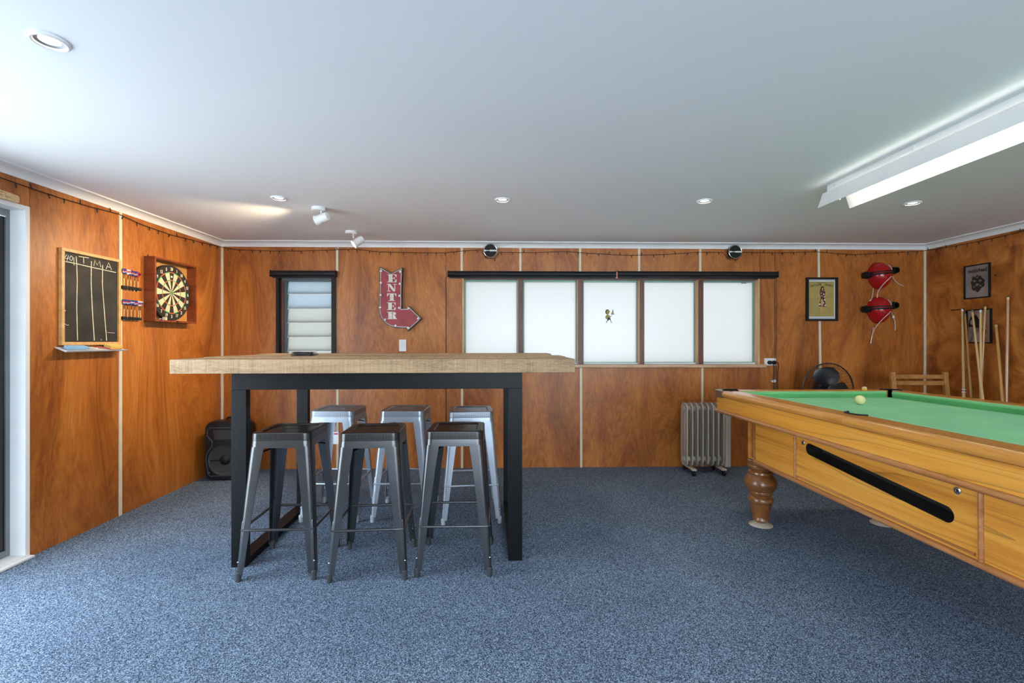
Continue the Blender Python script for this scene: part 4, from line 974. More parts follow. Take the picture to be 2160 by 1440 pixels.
# ------------------------------------------------------------------ red drinking helmets
def helmet(label, x, z, tilt, tubes, tags):
    o = thing('drinking_helmet', label, 'helmet', on_back(x, z), (R(90), R(-tilt), 0))
    loops = []
    for t in range(0, 91, 9):
        kx = math.cos(R(t)) ** 0.75; zz = 0.002 + 0.125 * math.sin(R(t))
        loops.append([Vector((0.105 * kx * math.cos(R(a)), (0.120 if math.sin(R(a)) > 0 else 0.138) * kx * math.sin(R(a)) * (1 - 0.06 * math.cos(R(2 * a))), zz)) for a in range(0, 360, 10)])
    MB().loft(loops[:-1]).build('shell', M['red'], o)
    br_ = [(0.118 * math.cos(R(a)), 0.012, 0.012 + 0.122 * math.sin(R(a))) for a in range(12, 169, 12)]
    MB().tube([(p[0] * 1.0, p[1] - 0.010, p[2]) for p in br_], 0.008, 8, flat=0.4).build('strap', M['black'], o)
    MB().tube([(p[0] * 1.0, p[1] + 0.012, p[2]) for p in br_], 0.006, 8, flat=0.4).build('strap', M['black'], o)
    for sx in (-1, 1):
        cu_ = MB().lathe([(0.031, -0.030), (0.031, 0.030), (0.026, 0.031), (0.026, -0.020)], (sx * 0.142, 0.016 + 0.012 * sx, 0.045), axis='X' if sx < 0 else 'Z', n=18, cap=True).build('can_holder', M['black'], o)
        MB().tube([(sx * 0.142 + (0.034 * math.cos(R(a)) if sx > 0 else 0.0), 0.016 + 0.012 * sx + 0.034 * (math.sin(R(a)) if sx > 0 else math.cos(R(a))), 0.045 + (0.0 if sx > 0 else 0.034 * math.sin(R(a)))) for a in range(0, 360, 20)], 0.004, 6, closed=True).build('holder_ring', M['blackm'], cu_)
    for q in tubes: MB().tube(crom(q), 0.0038, 7).build('drinking_tube', M['tube'], o)
    for q in tags: MB().box(q[0] - 0.010, q[0] + 0.010, q[1] - 0.012, q[1] + 0.012, q[2] - 0.005, q[2] + 0.007, bev=0.002).build('tube_clip', M['paper'], o)
    MB().box(0.050, 0.070, -0.028, -0.014, 0.060, 0.105).build('clip', M['black'], o)
    return o
helmet('red drinking helmet hanging on the back wall, the upper of the two', 3.792, 1.920, 5.0,
       [[(0.05, 0.085, 0.085), (0.068, 0.05, 0.098), (0.066, -0.02, 0.100)], [(0.062, -0.022, 0.098), (0.02, -0.045, 0.130), (-0.03, -0.10, 0.105), (-0.055, -0.17, 0.060), (-0.060, -0.25, 0.045)], [(0.07, -0.02, 0.088), (0.11, -0.02, 0.050), (0.16, -0.07, 0.018), (0.205, -0.11, 0.012), (0.25, -0.135, 0.012)], [(-0.06, -0.13, 0.012), (-0.075, -0.20, 0.012), (-0.10, -0.26, 0.012), (-0.118, -0.30, 0.012)]], [(-0.098, -0.255, 0.012)])
helmet('red drinking helmet hanging on the back wall, the lower of the two', 3.785, 1.575, 3.0,
       [[(0.05, 0.085, 0.085), (0.070, 0.05, 0.098), (0.066, -0.02, 0.100)], [(0.062, -0.022, 0.098), (0.02, -0.045, 0.130), (-0.025, -0.10, 0.105), (-0.050, -0.17, 0.050), (-0.072, -0.26, 0.016), (-0.088, -0.34, 0.012)], [(0.07, -0.022, 0.088), (0.11, -0.035, 0.050), (0.15, -0.08, 0.018), (0.172, -0.14, 0.012), (0.170, -0.22, 0.012)], [(-0.052, -0.18, 0.014), (-0.066, -0.26, 0.012), (-0.085, -0.335, 0.012)]], [(0.152, -0.085, 0.018)])

# ------------------------------------------------------------------ sticker on the middle pane
k3 = 4.62 / 970 / 28.8
stk = thing('window_sticker', 'small sticker of a waiter carrying a tray on the middle window pane', 'sticker', (1.098, YB + 0.0829, 1.507), BACK)
def q3(*pts): return [((x - 790) * k3, (760 - y) * k3) for x, y in pts]
flat(stk, 'head', q3(*ell(650, 500, 132, 155, 20)), 0.0002, M['ink']); flat(stk, 'face', q3(*ell(680, 510, 95, 120, 16)), 0.0006, M['parch'])
flat(stk, 'nose', q3((760, 440), (815, 470), (770, 500)), 0.0006, M['ink'])
flat(stk, 'jacket', q3((640, 660), (740, 680), (830, 780), (800, 850), (640, 880), (600, 945), (550, 940), (540, 850), (490, 820), (560, 720)), 0.0002, M['parch'])
flat(stk, 'legs', q3((640, 870), (800, 830), (850, 970), (900, 1130), (980, 1130), (900, 1165), (860, 1140), (840, 1040), (760, 960), (690, 1040), (600, 1100), (635, 1165), (600, 1165), (545, 1105), (630, 1040)), 0.0006, M['ink'])
flat(stk, 'arm', q3((810, 770), (860, 770), (890, 690), (930, 690), (890, 790), (850, 825), (800, 800)), 0.0004, M['greyink'])
flat(stk, 'tray', q3((840, 610), (1100, 610), (1090, 635), (960, 665), (850, 635)), 0.0004, M['ink'])
flat(stk, 'bottle', q3((900, 600), (905, 500), (955, 480), (960, 350), (995, 350), (1000, 480), (1030, 510), (1025, 600)), 0.0007, M['parch'])
flat(stk, 'bottle_neck', q3((958, 480), (962, 350), (995, 350), (1000, 480)), 0.0012, M['ink'])

# ------------------------------------------------------------------ blackboard with tray
BBY, BBZ = 3.128, 1.530
bb = thing('chalkboard', 'pine framed blackboard with chalk columns headed 40, T, M and A', 'blackboard', on_left(BBY, BBZ), LEFT)
frame_parts(bb, 0.443, 0.606, 0.020, 0.022, M['pinefr'])
MB().box(-0.203, 0.203, -0.285, 0.285, 0.002, 0.010).build('slate', M['slate'], bb)
# chalk strokes; board units: x 0..1 left to right, y 0..1 top to bottom of the slate
def bd(x, y): return (-0.2 + 0.4 * x, 0.282 - 0.564 * y, 0.0106)
def stroke(pts, r=0.0022, mat='chalk', name='chalk_mark'):
    MB().tube([bd(*p) for p in pts], r, 5, flat=0.25).build(name, M[mat], bb)
stroke([(0.03, 0.108), (0.20, 0.110), (0.5, 0.120), (0.98, 0.130)], 0.003)
stroke([(0.215, 0.03), (0.225, 0.12), (0.235, 0.3), (0.225, 0.6), (0.24, 0.985)], 0.003)
stroke([(0.175, 0.045), (0.180, 0.135)], 0.0026)
stroke([(0.49, 0.05), (0.485, 0.3), (0.505, 0.6), (0.545, 0.985)], 0.0032)
stroke([(0.705, 0.07), (0.70, 0.3), (0.735, 0.6), (0.785, 0.985)], 0.0032)
stroke([(0.26, 0.022), (0.44, 0.016)], 0.0028, name='letter_t'); stroke([(0.345, 0.022), (0.350, 0.092)], 0.0028, name='letter_t')
stroke([(0.535, 0.098), (0.555, 0.030), (0.60, 0.082), (0.645, 0.028), (0.668, 0.100)], 0.0028, name='letter_m')
stroke([(0.775, 0.108), (0.825, 0.026), (0.885, 0.108)], 0.0028, name='letter_a'); stroke([(0.795, 0.078), (0.865, 0.078)], 0.0026, name='letter_a')
stroke([(0.055, 0.03), (0.02, 0.075), (0.085, 0.07)], 0.0022, 'chalkw', 'figure_4'); stroke([(0.085, 0.035), (0.06, 0.095)], 0.0022, 'chalkw', 'figure_4')
stroke([(0.125, 0.035), (0.105, 0.055), (0.110, 0.085), (0.135, 0.090), (0.155, 0.065), (0.150, 0.040), (0.122, 0.034)], 0.0022, 'chalkw', 'figure_0')
for p in ([(0.02, 0.80), (0.06, 0.815), (0.09, 0.81)], [(0.80, 0.885), (0.95, 0.89)], [(0.68, 0.965), (0.68, 0.985)], [(0.02, 0.645), (0.04, 0.66)]): stroke(p, 0.0016, 'chalkw', 'chalk_smear')
tr = thing('chalk_tray', 'grey metal ledge below the blackboard', 'shelf', on_left(3.115, 1.196), LEFT)
lp = lambda x: [Vector(p) for p in ((x, 0.020, 0.0), (x, 0.016, 0.0), (x, -0.012, 0.070), (x, -0.004, 0.078), (x, -0.002, 0.077), (x, -0.008, 0.070))]
MB().loft([lp(-0.235), lp(0.225)]).build('ledge', M['mat_grey'], tr)
for x in (-0.19, 0.19): MB().lathe([(0.004, 0.0), (0.004, 0.006)], (x, 0.012, 0.012), n=8).build('screw', M['alu'], tr)
TLT = R(-22)
def tray_item(name, label, cat, y, d, rz=0.0):
    # sits on the sloping ledge; local x along the wall, y out of the wall
    z = 1.196 + 0.017 - 0.4 * d + 0.0068
    return thing(name, label, cat, (XL + d, y, z), (Matrix.Rotation(R(21.8), 3, 'Y') @ Matrix.Rotation(R(rz), 3, 'Z')).to_euler())
o = tray_item('board_duster', 'pale blue foam duster lying on the ledge', 'duster', 2.985, 0.036, 88)
MB().poly(rrect(0.075, 0.020, 0.018, 5), 0.0, 0.014).build('pad', M['blue'], o)
MB().poly(rrect(0.060, 0.012, 0.010, 4), 0.014, 0.018).build('grip', M['blue'], o)
o = tray_item('sponge', 'yellow sponge lying at the right end of the ledge', 'sponge', 3.262, 0.036, 94)
MB().poly(rrect(0.052, 0.026, 0.004, 3), 0.004, 0.022).build('sponge_body', M['yellow'], o)
MB().poly(rrect(0.052, 0.026, 0.004, 3), 0.0, 0.004).build('scourer', M['redpen'], o)
o = tray_item('pencil', 'red pencil lying beside the yellow sponge', 'pencil', 3.180, 0.040, 70)
MB().tube([(-0.055, 0, 0.0035), (0.045, 0, 0.0035)], 0.0035, 6).build('barrel', M['redpen'], o)
MB().lathe([(0.0035, 0.045), (0.0008, 0.056)], (0, 0, 0.0035), axis='X', n=6).build('point', M['pinefr'], o)
o = tray_item('chalk_stick', 'stub of white chalk lying in the middle of the ledge', 'chalk', 3.095, 0.045, 85)
MB().tube([(-0.03, 0, 0.0045), (0.03, 0, 0.0045)], [0.0045, 0.0043], 8).build('stick', M['chalkw'], o)
MB().lathe([(0.0043, 0.03), (0.0025, 0.034)], (0, 0, 0.0045), axis='X', n=8).build('worn_end', M['chalk'], o)

# ------------------------------------------------------------------ dart racks and darts
def dart_rack(label, zc, n):
    o = thing('dart_rack', label, 'rack', on_left(3.448, zc), LEFT, 'dart racks beside the blackboard')
    MB().box(-0.088, 0.088, -0.012, 0.010, 0, 0.024, bev=0.003).build('bar', M['black'], o)
    for x in (-0.045, 0.07): MB().ball((x, 0, 0.024), 0.003, u=8, v=6).build('screw', M['chrome'], o)
    return o
dart_rack('black dart rack beside the blackboard, the upper one', 1.643, 5)
dart_rack('black dart rack beside the blackboard, the lower one', 1.420, 6)
flight_mats = {'uk': ('flag_blue', 'flag_white', 'flag_red'), 'pale': ('flag_white', 'flag_white', 'flag_red'), 'red': ('flag_red', 'flag_red', 'ink'), 'us': ('flag_white', 'flag_red', 'flag_blue'), 'blue': ('flag_blue', 'flag_blue', 'flag_white')}
def dart(label, y, z, kind, grp, lean):
    o = thing('dart', label, 'dart', (XL + 0.012, y, z), (R(90 + lean), 0, R(90)), grp)
    MB().lathe([(0.001, -0.028), (0.0012, 0.0)], axis='Y', n=6).build('point', M['chrome'], o)
    MB().lathe([(0.0015, 0.0), (0.0036, 0.004), (0.0036, 0.046), (0.0022, 0.052)], axis='Y', n=10).build('barrel', M['brass'], o)
    MB().lathe([(0.0024, 0.052), (0.0024, 0.085)], axis='Y', n=8).build('shaft', M['ink'], o)
    a, b, c = flight_mats[kind]
    sh = [(0.0, 0.080), (0.018, 0.096), (0.019, 0.112), (0.012, 0.122), (0.0, 0.120)]
    for q, rot in enumerate((20, 110, 200, 290)):
        M4 = Matrix.Rotation(R(rot), 4, 'Y')
        fl_ = MB().poly(sh, -0.0004, 0.0004, M4).build('flight', M[a], o)
        MB().poly([(0.0, 0.098), (0.019, 0.102), (0.019, 0.108), (0.0, 0.108)], -0.0007, 0.0007, M4).build('flight_stripe', M[c], fl_)
        MB().poly([(0.0, 0.092), (0.0165, 0.095), (0.019, 0.102), (0.0, 0.098)], -0.0006, 0.0006, M4).build('flight_stripe', M[b], fl_)
    return o
words5 = ['leftmost', 'second from the left', 'middle one', 'second from the right', 'rightmost, with red flight']
for i, (y, kd) in enumerate(zip((3.388, 3.420, 3.448, 3.482, 3.514), ('uk', 'pale', 'uk', 'uk', 'red'))):
    dart(f'brass dart standing in the upper rack, {words5[i]}', y, 1.656 - 0.002 * i, kd, 'darts in the upper rack', (-2, 1, -1, 2, 0)[i])
words6 = ['leftmost', 'second from the left', 'third from the left with blue flight', 'third from the right', 'second from the right with striped flight', 'rightmost with striped flight']
for i, (y, kd) in enumerate(zip((3.388, 3.420, 3.452, 3.486, 3.520, 3.540), ('uk', 'uk', 'blue', 'uk', 'us', 'us'))):
    dart(f'brass dart standing in the lower rack, {words6[i]}', y, 1.433, kd, 'darts in the lower rack', (0, -1, 1, 0, 2, -2)[i])

# ------------------------------------------------------------------ dartboard cabinet and dartboard
cb = thing('dartboard_cabinet', 'open mahogany stained box round the dartboard', 'cabinet', on_left(3.828, 1.655), LEFT)
cw, chh, cd, ct = 0.2425, 0.250, 0.085, 0.014
for a, b, c, d, nm in ((-cw, -cw + ct, -chh, chh, 'side'), (cw - ct, cw, -chh, chh, 'side'), (-cw + ct, cw - ct, chh - ct, chh, 'top'), (-cw + ct, cw - ct, -chh, -chh + ct, 'bottom')):
    MB().box(a, b, c, d, 0, cd, bev=0.0015).build(nm, M['mahog'], cb)
MB().box(-cw + ct, cw - ct, -chh + ct, chh - ct, 0.0, 0.008).build('back_panel', M['cork'], cb)
MB().tube([(-cw + 0.004, chh, 0.03), (-cw + 0.004, chh + 0.014, 0.03)], 0.003, 6).build('hinge_pin', M['black'], cb)
MB().box(-0.012, 0.012, -chh + 0.004, -chh + 0.012, cd, cd + 0.003).build('catch', M['black'], cb)
DBY, DBZ = 3.822, 1.646
db = thing('dartboard', 'round bristle dartboard with numbered ring inside the open cabinet', 'dartboard', (XL + 0.009, DBY, DBZ), LEFT)
MB().lathe([(0.222, 0.0), (0.2255, 0.004), (0.2255, 0.030), (0.222, 0.034)], n=48).build('board_body', M['dblack'], db)
def sector(r0, r1, a0, a1, z, mat, name, n=3):
    pts = arc(0, 0, r1, a0, a1, n) + (arc(0, 0, r0, a1, a0, n) if r0 > 0 else [(0, 0)])
    return MB().poly(pts, z, z + 0.0008).build(name, mat, db)
nums = [20, 1, 18, 4, 13, 6, 10, 15, 2, 17, 3, 19, 7, 16, 8, 11, 14, 9, 12, 5]
for i, nm in enumerate(nums):
    a0, a1 = 90 - 18 * i - 9, 90 - 18 * i + 9
    dk = i % 2 == 0
    sector(0.016, 0.099, a0, a1, 0.0340, M['dblack'] if dk else M['dcream'], 'segment')
    sector(0.107, 0.162, a0, a1, 0.0340, M['dblack'] if dk else M['dcream'], 'segment')
    sector(0.099, 0.107, a0, a1, 0.0342, M['dred'] if dk else M['dgreen'], 'treble')
    sector(0.162, 0.170, a0, a1, 0.0342, M['dred'] if dk else M['dgreen'], 'double')
    an = R(90 - 18 * i)
    place('number', text_mesh(str(nm), 0.036, 'number', M['wire'], 0.0006, squeeze=0.8, bold=0.0009), db, (0.193 * math.cos(an), 0.193 * math.sin(an), 0.0352))
MB().lathe([(0.016, 0.0340), (0.016, 0.0352)], n=20).build('outer_bull', M['dgreen'], db)
MB().lathe([(0.0064, 0.0350), (0.0064, 0.0358)], n=14).build('bullseye', M['dred'], db)
MB().box(-0.010, 0.010, 0.125, 0.140, 0.0348, 0.0352).build('maker_mark', M['signwhite'], db)
# loose bits on the floor of the cabinet
o = thing('dart', 'dart with blue and white flight lying on the bottom of the cabinet', 'dart', (XL + 0.058, 3.635, 1.655 - chh + ct + 0.006), (0, 0, R(8)))
MB().lathe([(0.001, -0.03), (0.0034, -0.02), (0.0034, 0.02), (0.002, 0.03)], axis='Y', n=8).build('barrel', M['brass'], o)
for rot in (45, 135, 225, 315):
    MB().poly([(0.0, 0.03), (0.011, 0.04), (0.012, 0.056), (0.0, 0.060)], -0.0004, 0.0004, Matrix.Rotation(R(rot), 4, 'Y')).build('flight', M['flag_blue' if rot in (45, 225) else 'flag_white'], o)
o = thing('chalk_block', 'small yellowish block standing on the bottom of the cabinet', 'chalk', (XL + 0.062, 3.720, 1.655 - chh + ct), (0, 0, R(10)))
MB().box(-0.012, 0.012, -0.014, 0.014, 0, 0.024, bev=0.002).build('block', M['dcream'], o)
MB().box(-0.009, 0.009, -0.011, 0.011, 0.024, 0.0256).build('worn_top', M['chalk'], o)

# ------------------------------------------------------------------ bat on the door frame
bat = thing('wooden_bat', 'pale wooden bat with a rounded end lying on the white door head', 'bat', (XL + 0.0035, 2.545, 2.0305), LEFT)
pr = [(-0.62, 0.0), (0.106, 0.0)] + arc(0.096, 0.020, 0.012, -40, 80, 4, 0.016) + [(0.06, 0.040), (-0.1, 0.046), (-0.62, 0.048)]
MB().poly(pr, 0.003, 0.024).build('blade', M['cuewood'], bat)
MB().tube([(-0.62, 0.036, 0.014), (-0.90, 0.036, 0.014)], 0.015, 10).build('handle', M['black'], bat)
for x0, x1, y in ((-0.02, 0.02, 0.030), (-0.09, -0.04, 0.016), (-0.03, 0.02, 0.014), (0.03, 0.06, 0.012)):
    MB().box(x0, x1, y, y + 0.004, 0.024, 0.0243).build('print', M['greyink'], bat)

# ------------------------------------------------------------------ ceiling downlights
def downlight(label, x, y, power):
    o = thing('downlight', label, 'downlight', (x, y, ZC), (0, 0, 0), 'recessed ceiling downlights')
    MB().lathe([(0.053, 0.0), (0.052, -0.006), (0.046, -0.010), (0.040, -0.008), (0.0385, -0.004)], n=40, cap=False).build('trim_ring', M['white'], o)
    MB().lathe([(0.0385, -0.004), (0.028, -0.0005)], n=40, cap=False).build('baffle', M['alu'], o)
    MB().lathe([(0.028, -0.0006), (0.024, -0.0018), (0.010, -0.0024)], n=32).build('lens', M['lens_lamp'], o)
    l = bpy.data.lights.new('downlight_beam', 'SPOT'); l.energy = power; l.color = (1.0, 0.84, 0.62)
    l.spot_size = R(130); l.spot_blend = 0.9; l.shadow_soft_size = 0.05
    lo = bpy.data.objects.new('downlight_beam', l); COL.objects.link(lo); lo.parent = o; lo.location = (0, 0, -0.012)
DLP = 12.0
downlight('recessed ceiling downlight nearest the camera, at the upper left', -1.470, 1.530, DLP)
downlight('recessed ceiling downlight left of the two white spotlights', -1.518, 3.172, DLP)
downlight('recessed ceiling downlight in front of the left end of the wide window', 0.007, 3.176, DLP)
downlight('recessed ceiling downlight in front of the right end of the wide window', 1.414, 3.170, DLP)
downlight('recessed ceiling downlight beside the long fluorescent light', 2.905, 3.185, DLP)

# ------------------------------------------------------------------ two white spotlights aimed at the dartboard
def spotlight(label, bx_, by_, hx, hz, aim, lit, power):
    o = thing('ceiling_spotlight', label, 'spotlight', (bx_, by_, ZC), (0, 0, 0), 'white ceiling spotlights')
    MB().lathe([(0.050, 0.0), (0.050, -0.018), (0.044, -0.024)], n=32).build('base', M['white'], o)
    MB().tube([(0.018, 0, -0.022), (0.020, 0, -0.062)], 0.005, 8).build('stem', M['white'], o)
    d = Vector(aim).normalized()
    hd = MB(); c = Vector((hx, 0, hz))
    rot = d.to_track_quat('Z', 'Y').to_matrix()
    def rg(r, t, n=24): return [c + rot @ Vector((r * math.cos(2 * math.pi * i / n), r * math.sin(2 * math.pi * i / n), t)) for i in range(n)]
    hd.loft([rg(0.022, -0.052), rg(0.031, -0.046), rg(0.033, -0.020), rg(0.034, 0.030), rg(0.040, 0.050), rg(0.036, 0.050), rg(0.030, 0.036)], cap1=False)
    h_ = hd.build('lamp_head', M['white'], o)
    MB().loft([rg(0.031, 0.038), rg(0.028, 0.040)]).build('lens', M['spot_lamp'], h_)
    for k in (-1, 0, 1):
        MB().tube([c + rot @ Vector((0.0335 * math.cos(R(a)), 0.0335 * math.sin(R(a)), 0.006 + 0.008 * k)) for a in range(-125, -54, 14)], 0.0015, 5).build('vent_slot', M['mat_grey'], h_)
    l = bpy.data.lights.new('spot_beam', 'SPOT'); l.energy = power; l.color = (1.0, 0.78, 0.50)
    l.spot_size = R(85); l.spot_blend = 0.7; l.shadow_soft_size = 0.025
    lo = bpy.data.objects.new('spot_beam', l); COL.objects.link(lo); lo.parent = o
    lo.location = c + d * 0.056; lo.rotation_euler = (-d).to_track_quat('Z', 'Y').to_euler()
SPP = 45.0
spotlight('white ceiling spotlight nearer the camera, turned towards the dartboard', -1.340, 3.400, 0.028, -0.078, (-1.35, 0.25, -0.48), True, SPP)
spotlight('white ceiling spotlight close to the back wall, turned towards the dartboard', -1.338, 4.125, 0.062, -0.088, (-1.1, -0.55, -0.95), True, SPP)

# ------------------------------------------------------------------ fluorescent batten
fx0, fx1, fy0, fy1 = 2.046, 2.150, 0.30, 2.845
fb = thing('fluorescent_light', 'long white fluorescent batten with angled side reflectors on the ceiling', 'light', ((fx0 + fx1) / 2, (fy0 + fy1) / 2, ZC))
hl = (fy1 - fy0) / 2; hw = (fx1 - fx0) / 2
MB().box(-hw, hw, -hl, hl, -0.040, 0.0, bev=0.002).build('channel', M['white'], fb)
for s in (-1, 1):
    q = [(s * (hw + 0.018), -0.046), (s * (hw + 0.0195), -0.0465), (s * (hw + 0.051), -0.138), (s * (hw + 0.0495), -0.1385)]
    MB().loft([[Vector((x, -hl - 0.02, z)) for x, z in q], [Vector((x, hl + 0.012, z)) for x, z in q]]).build('side_reflector', M['white'], fb)
    for yy in (-hl + 0.25, -0.4, 0.45, hl - 0.12):
        MB().tube([(s * (hw - 0.002), yy, -0.034), (s * (hw + 0.012), yy, -0.052), (s * (hw + 0.022), yy, -0.058)], 0.004, 6).build('reflector_arm', M['white'], fb)
for yy in (-hl + 0.10, hl - 0.06):
    MB().lathe([(0.007, 0.0), (0.007, 0.004), (0.004, 0.006)], (-hw - 0.006, yy, -0.020), axis='X', n=10).build('screw_cap', M['white'], fb)
MB().box(-hw - 0.010, -hw, hl - 0.62, hl - 0.54, -0.034, -0.010, bev=0.002).build('side_clip', M['white'], fb)
MB().tube([(0, -hl + 0.03, -0.078), (0, hl - 0.03, -0.078)], 0.014, 14).build('lamp_tube', M['tubelamp'], fb)
for yy in (-hl + 0.02, hl - 0.02):
    MB().box(-0.014, 0.014, yy - 0.010, yy + 0.010, -0.096, -0.040, bev=0.002).build('lamp_holder', M['white'], fb)

# ------------------------------------------------------------------ oil heater
oh = thing('oil_heater', 'beige oil filled column heater on castors against the back wall', 'heater', (1.925, 4.335, 0))
nf = 8; px0 = -0.185; dxf = 0.0495
fin_prof = rrect(0.072, 0.298, 0.055, 5)
m = MB()
def finring(k, t): return [Vector((t, x * k, 0.372 + y * (0.5 + 0.5 * k) if k < 1 else 0.372 + y)) for x, y in fin_prof]
fin_loops = []
for t, k in ((-0.004, 0.90), (-0.004, 0.985), (-0.006, 1.0), (0.006, 1.0), (0.004, 0.985), (0.004, 0.90)):
    fin_loops.append([Vector((t, x * k, 0.372 + y * (1 - (1 - k) * 0.25))) for x, y in fin_prof])
fin_me = MB().loft(fin_loops).mesh('fin', M['beige'])
for i in range(nf): place('fin', fin_me, oh, (px0 + dxf * i, 0, 0))
rib_me = MB().box(-0.0065, 0.0065, -0.018, 0.018, 0.16, 0.585, bev=0.003).mesh('fin_rib', M['beige'])
for i in range(nf): place('fin_rib', rib_me, oh, (px0 + dxf * i, 0, 0))
for z in (0.135, 0.612):
    MB().lathe([(0.018, px0 - 0.016), (0.026, px0 - 0.012), (0.026, px0 + dxf * (nf - 1) + 0.01)], (0, 0, z), axis='X', n=20).build('oil_pipe', M['beige'], oh)
MB().box(px0 + dxf * (nf - 1) + 0.012, px0 + dxf * (nf - 1) + 0.068, -0.075, 0.075, 0.068, 0.66, bev=0.012, seg=3).build('control_box', M['beige'], oh)
for x in (px0 + 0.045, px0 + dxf * (nf - 1) - 0.02):
    MB().box(x - 0.022, x + 0.022, -0.125, 0.125, 0.052, 0.068, bev=0.004).build('foot_bracket', M['footplate'], oh)
    for y in (-0.105, 0.105):
        MB().lathe([(0.020, x - 0.012), (0.024, x - 0.008), (0.024, x + 0.008), (0.020, x + 0.012)], (0, y, 0.0245), axis='X', n=16).build('castor', M['black'], oh)
        MB().tube([(x, y, 0.03), (x, y, 0.056)], 0.006, 6).build('castor_stem', M['alu'], oh)

# ------------------------------------------------------------------ pedestal fan
fa = thing('pedestal_fan', 'black pedestal fan with wire grille standing behind the pool table', 'fan', (3.045, 4.22, 0))
fz, fr = 0.806, 0.240
MB().lathe([(0.20, 0.0), (0.205, 0.012), (0.19, 0.025), (0.04, 0.045), (0.025, 0.07)], (0, 0.06, 0), n=32).build('base', M['fanblack'], fa)
MB().tube([(0, 0.06, 0.05), (0, 0.06, 0.42)], 0.014, 12).build('pole', M['fanblack'], fa)
MB().tube([(0, 0.06, 0.42), (0, 0.06, fz - 0.05)], 0.010, 12).build('inner_pole', M['chrome'], fa)
MB().lathe([(0.03, 0.02), (0.07, 0.03), (0.075, 0.09), (0.05, 0.14), (0.02, 0.15)], (0, 0, fz), axis='Y', n=24).build('motor', M['fanblack'], fa)
g = MB()
g.tube([(fr * math.cos(R(a)), 0, fz + fr * math.sin(R(a))) for a in range(0, 360, 6)], 0.006, 6, closed=True)
g.build('grille_rim', M['fanblack'], fa)
fg = MB(); bgm = MB()
for a in range(0, 360, 4):
    c, s = math.cos(R(a)), math.sin(R(a)); c2, s2 = math.cos(R(a + 9)), math.sin(R(a + 9))
    fg.tube([(0.035 * c, -0.052, fz + 0.035 * s), (0.13 * c2, -0.050, fz + 0.13 * s2), (0.205 * c2, -0.036, fz + 0.205 * s2), (0.238 * c2, -0.004, fz + 0.238 * s2)], 0.0010, 4)
    if a % 8 == 0: bgm.tube([(0.05 * c, 0.055, fz + 0.05 * s), (0.15 * c, 0.055, fz + 0.15 * s), (0.215 * c, 0.035, fz + 0.215 * s), (0.238 * c, 0.002, fz + 0.238 * s)], 0.0010, 4)
for rr_, yy in ((0.12, -0.050), (0.205, -0.037)): fg.tube([(rr_ * math.cos(R(a)), yy, fz + rr_ * math.sin(R(a))) for a in range(0, 360, 8)], 0.0014, 4, closed=True)
tag(fg.build('front_grille', M['blackm'], fa), kind='stuff'); tag(bgm.build('rear_grille', M['blackm'], fa), kind='stuff')
MB().lathe([(0.045, -0.052), (0.045, -0.060), (0.03, -0.064)], (0, 0, fz), axis='Y', n=24).build('badge', M['fanblack'], fa)
MB().lathe([(0.038, -0.030), (0.040, 0.02)], (0, 0, fz), axis='Y', n=24).build('hub', M['fanblack'], fa)
for k in range(3):
    a0 = 88 + 120 * k
    loops = []
    for t in range(7):
        u = t / 6; r_ = 0.035 + 0.172 * u; half = 22 + 30 * math.sin(math.pi * min(1, u * 0.75 + 0.18)) ; 
        if t == 6: half *= 0.72
        lp_ = []
        for q in range(5):
            an = R(a0 - half + 2 * half * q / 4 + 14 * u); yy = -0.022 + 0.040 * q / 4
            lp_.append((r_ * math.cos(an), yy, fz + r_ * math.sin(an)))
        loops.append([Vector(p) for p in lp_] + [Vector((p[0], p[1] + 0.002, p[2])) for p in lp_[::-1]])
    MB().loft(loops).build('blade', M['fanblack'], fa)

# ------------------------------------------------------------------ wooden folding chair
ch = thing('folding_chair', 'plain wooden folding chair in the corner behind the pool table', 'chair', (3.835, 4.05, 0), (0, 0, R(-3)))
for sx in (-1, 1):
    MB().loft([[Vector((sx * 0.236 + dx, 0.20 + dy, 0.0)) for dx, dy in ((-0.021, -0.012), (0.021, -0.012), (0.021, 0.012), (-0.021, 0.012))], [Vector((sx * 0.236 + dx, 0.055 + dy, 0.48)) for dx, dy in ((-0.021, -0.012), (0.021, -0.012), (0.021, 0.012), (-0.021, 0.012))], [Vector((sx * 0.236 + dx, 0.10 + dy, 0.968)) for dx, dy in ((-0.021, -0.012), (0.021, -0.012), (0.021, 0.012), (-0.021, 0.012))]]).build('back_post', M['chairwood'], ch)
    MB().loft([[Vector((sx * 0.195 + dx, -0.27 + dy, 0.0)) for dx, dy in ((-0.016, -0.012), (0.016, -0.012), (0.016, 0.012), (-0.016, 0.012))], [Vector((sx * 0.195 + dx, 0.11 + dy, 0.46)) for dx, dy in ((-0.016, -0.012), (0.016, -0.012), (0.016, 0.012), (-0.016, 0.012))]]).build('leg', M['chairwood'], ch)
for z0, z1 in ((0.908, 0.945), (0.850, 0.888)):
    MB().box(-0.218, 0.218, 0.082, 0.100, z0, z1, bev=0.003).build('back_slat', M['chairwood'], ch)
for i in range(6):
    MB().box(-0.19, 0.19, -0.26 + 0.062 * i, -0.26 + 0.062 * i + 0.052, 0.462, 0.478, bev=0.002).build('seat_slat', M['chairwood'], ch)
for sx in (-1, 1): MB().box(sx * 0.165 - 0.012, sx * 0.165 + 0.012, -0.25, 0.11, 0.432, 0.462).build('seat_rail', M['chairwood'], ch)
MB().box(-0.215, 0.215, 0.155, 0.173, 0.10, 0.13).build('stretcher', M['chairwood'], ch)

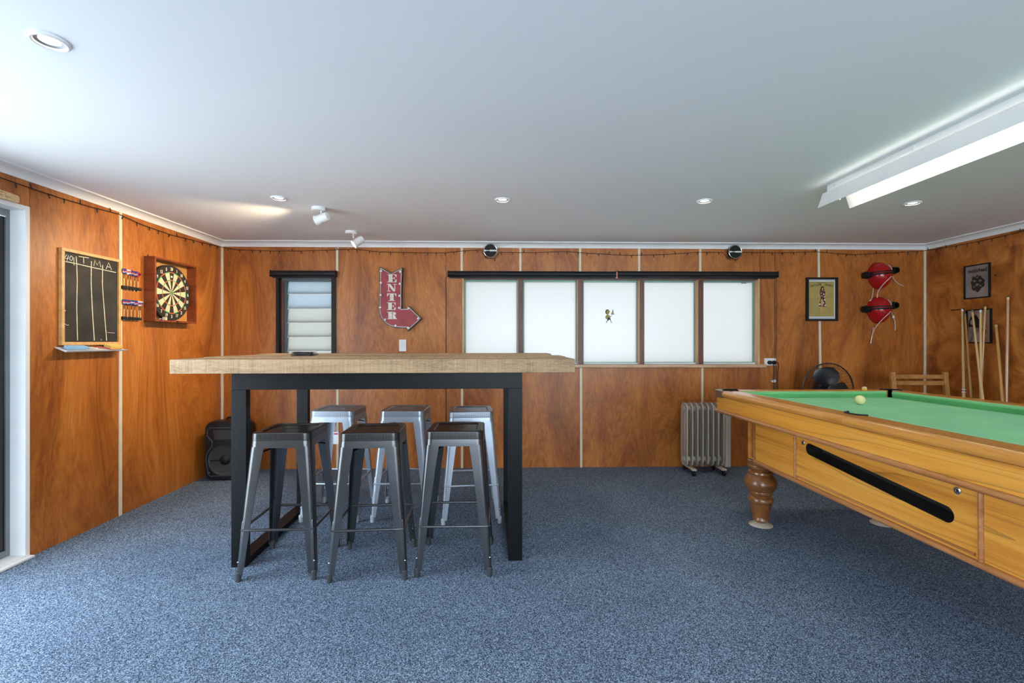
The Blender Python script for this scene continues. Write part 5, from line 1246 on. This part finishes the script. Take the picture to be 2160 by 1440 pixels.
# ------------------------------------------------------------------ loudspeaker in the left corner
sp = thing('loudspeaker', 'black portable loudspeaker standing on the floor in the left corner', 'speaker', (-2.500, 4.335, 0), (0, 0, R(6)))
bodyp = rrect(0.170, 0.262, 0.060, 6, 0, 0.268)
def SPL(k, y): return [Vector((x * k, y, 0.268 + (z - 0.268) * k + 0.0)) for x, z in bodyp]
MB().loft([SPL(0.965, -0.145), SPL(1.0, -0.125), SPL(1.0, -0.02), SPL(0.86, 0.13)]).build('cabinet', M['blackm'], sp)
wz = 0.185
bez = [(-0.125, 0.475), (0.125, 0.475), (0.145, 0.455), (0.145, 0.405), (0.105, 0.355), (0.108, 0.31), (0.150, 0.25), (0.156, 0.19), (0.145, 0.125), (0.138, 0.065), (0.115, 0.045), (-0.115, 0.045), (-0.138, 0.065), (-0.145, 0.125), (-0.156, 0.19), (-0.150, 0.25), (-0.108, 0.31), (-0.105, 0.355), (-0.145, 0.405), (-0.145, 0.455)]
MB().tube([(x, -0.149, z) for x, z in bez], 0.006, 6, closed=True).build('bezel', M['rubber'], sp)
wf_ = MB().lathe([(0.135, -0.146), (0.138, -0.156), (0.125, -0.154), (0.120, -0.150), (0.060, -0.1465), (0.0, -0.1462)], (0, 0, wz), axis='Y', n=40, cap=False).build('woofer', M['speakergrey'], sp)
MB().lathe([(0.045, -0.147), (0.038, -0.156), (0.02, -0.162), (0.0, -0.163)], (0, 0, wz), axis='Y', n=24, cap=False).build('dust_cap', M['black'], wf_)
MB().box(-0.118, 0.118, -0.160, -0.154, wz - 0.004, wz + 0.006).build('grille_bar', M['black'], wf_)
hn = MB(); 
for sx in (-1,):
    hn.loft([[Vector(p) for p in ((-0.10, -0.1465, 0.455), (0.10, -0.1465, 0.455), (0.085, -0.1465, 0.37), (-0.085, -0.1465, 0.37))], [Vector(p) for p in ((-0.03, -0.1462, 0.43), (0.03, -0.1462, 0.43), (0.03, -0.1462, 0.395), (-0.03, -0.1462, 0.395))]], cap0=False)
hn.build('horn', M['speakergrey'], sp)
MB().tube([(-0.06, 0.02, 0.527), (-0.05, 0.02, 0.540), (0.05, 0.02, 0.540), (0.06, 0.02, 0.527)], 0.009, 8).build('handle', M['black'], sp)
MB().ball((-0.128, -0.148, 0.075), 0.005, u=8, v=6).build('screw', M['chrome'], sp)
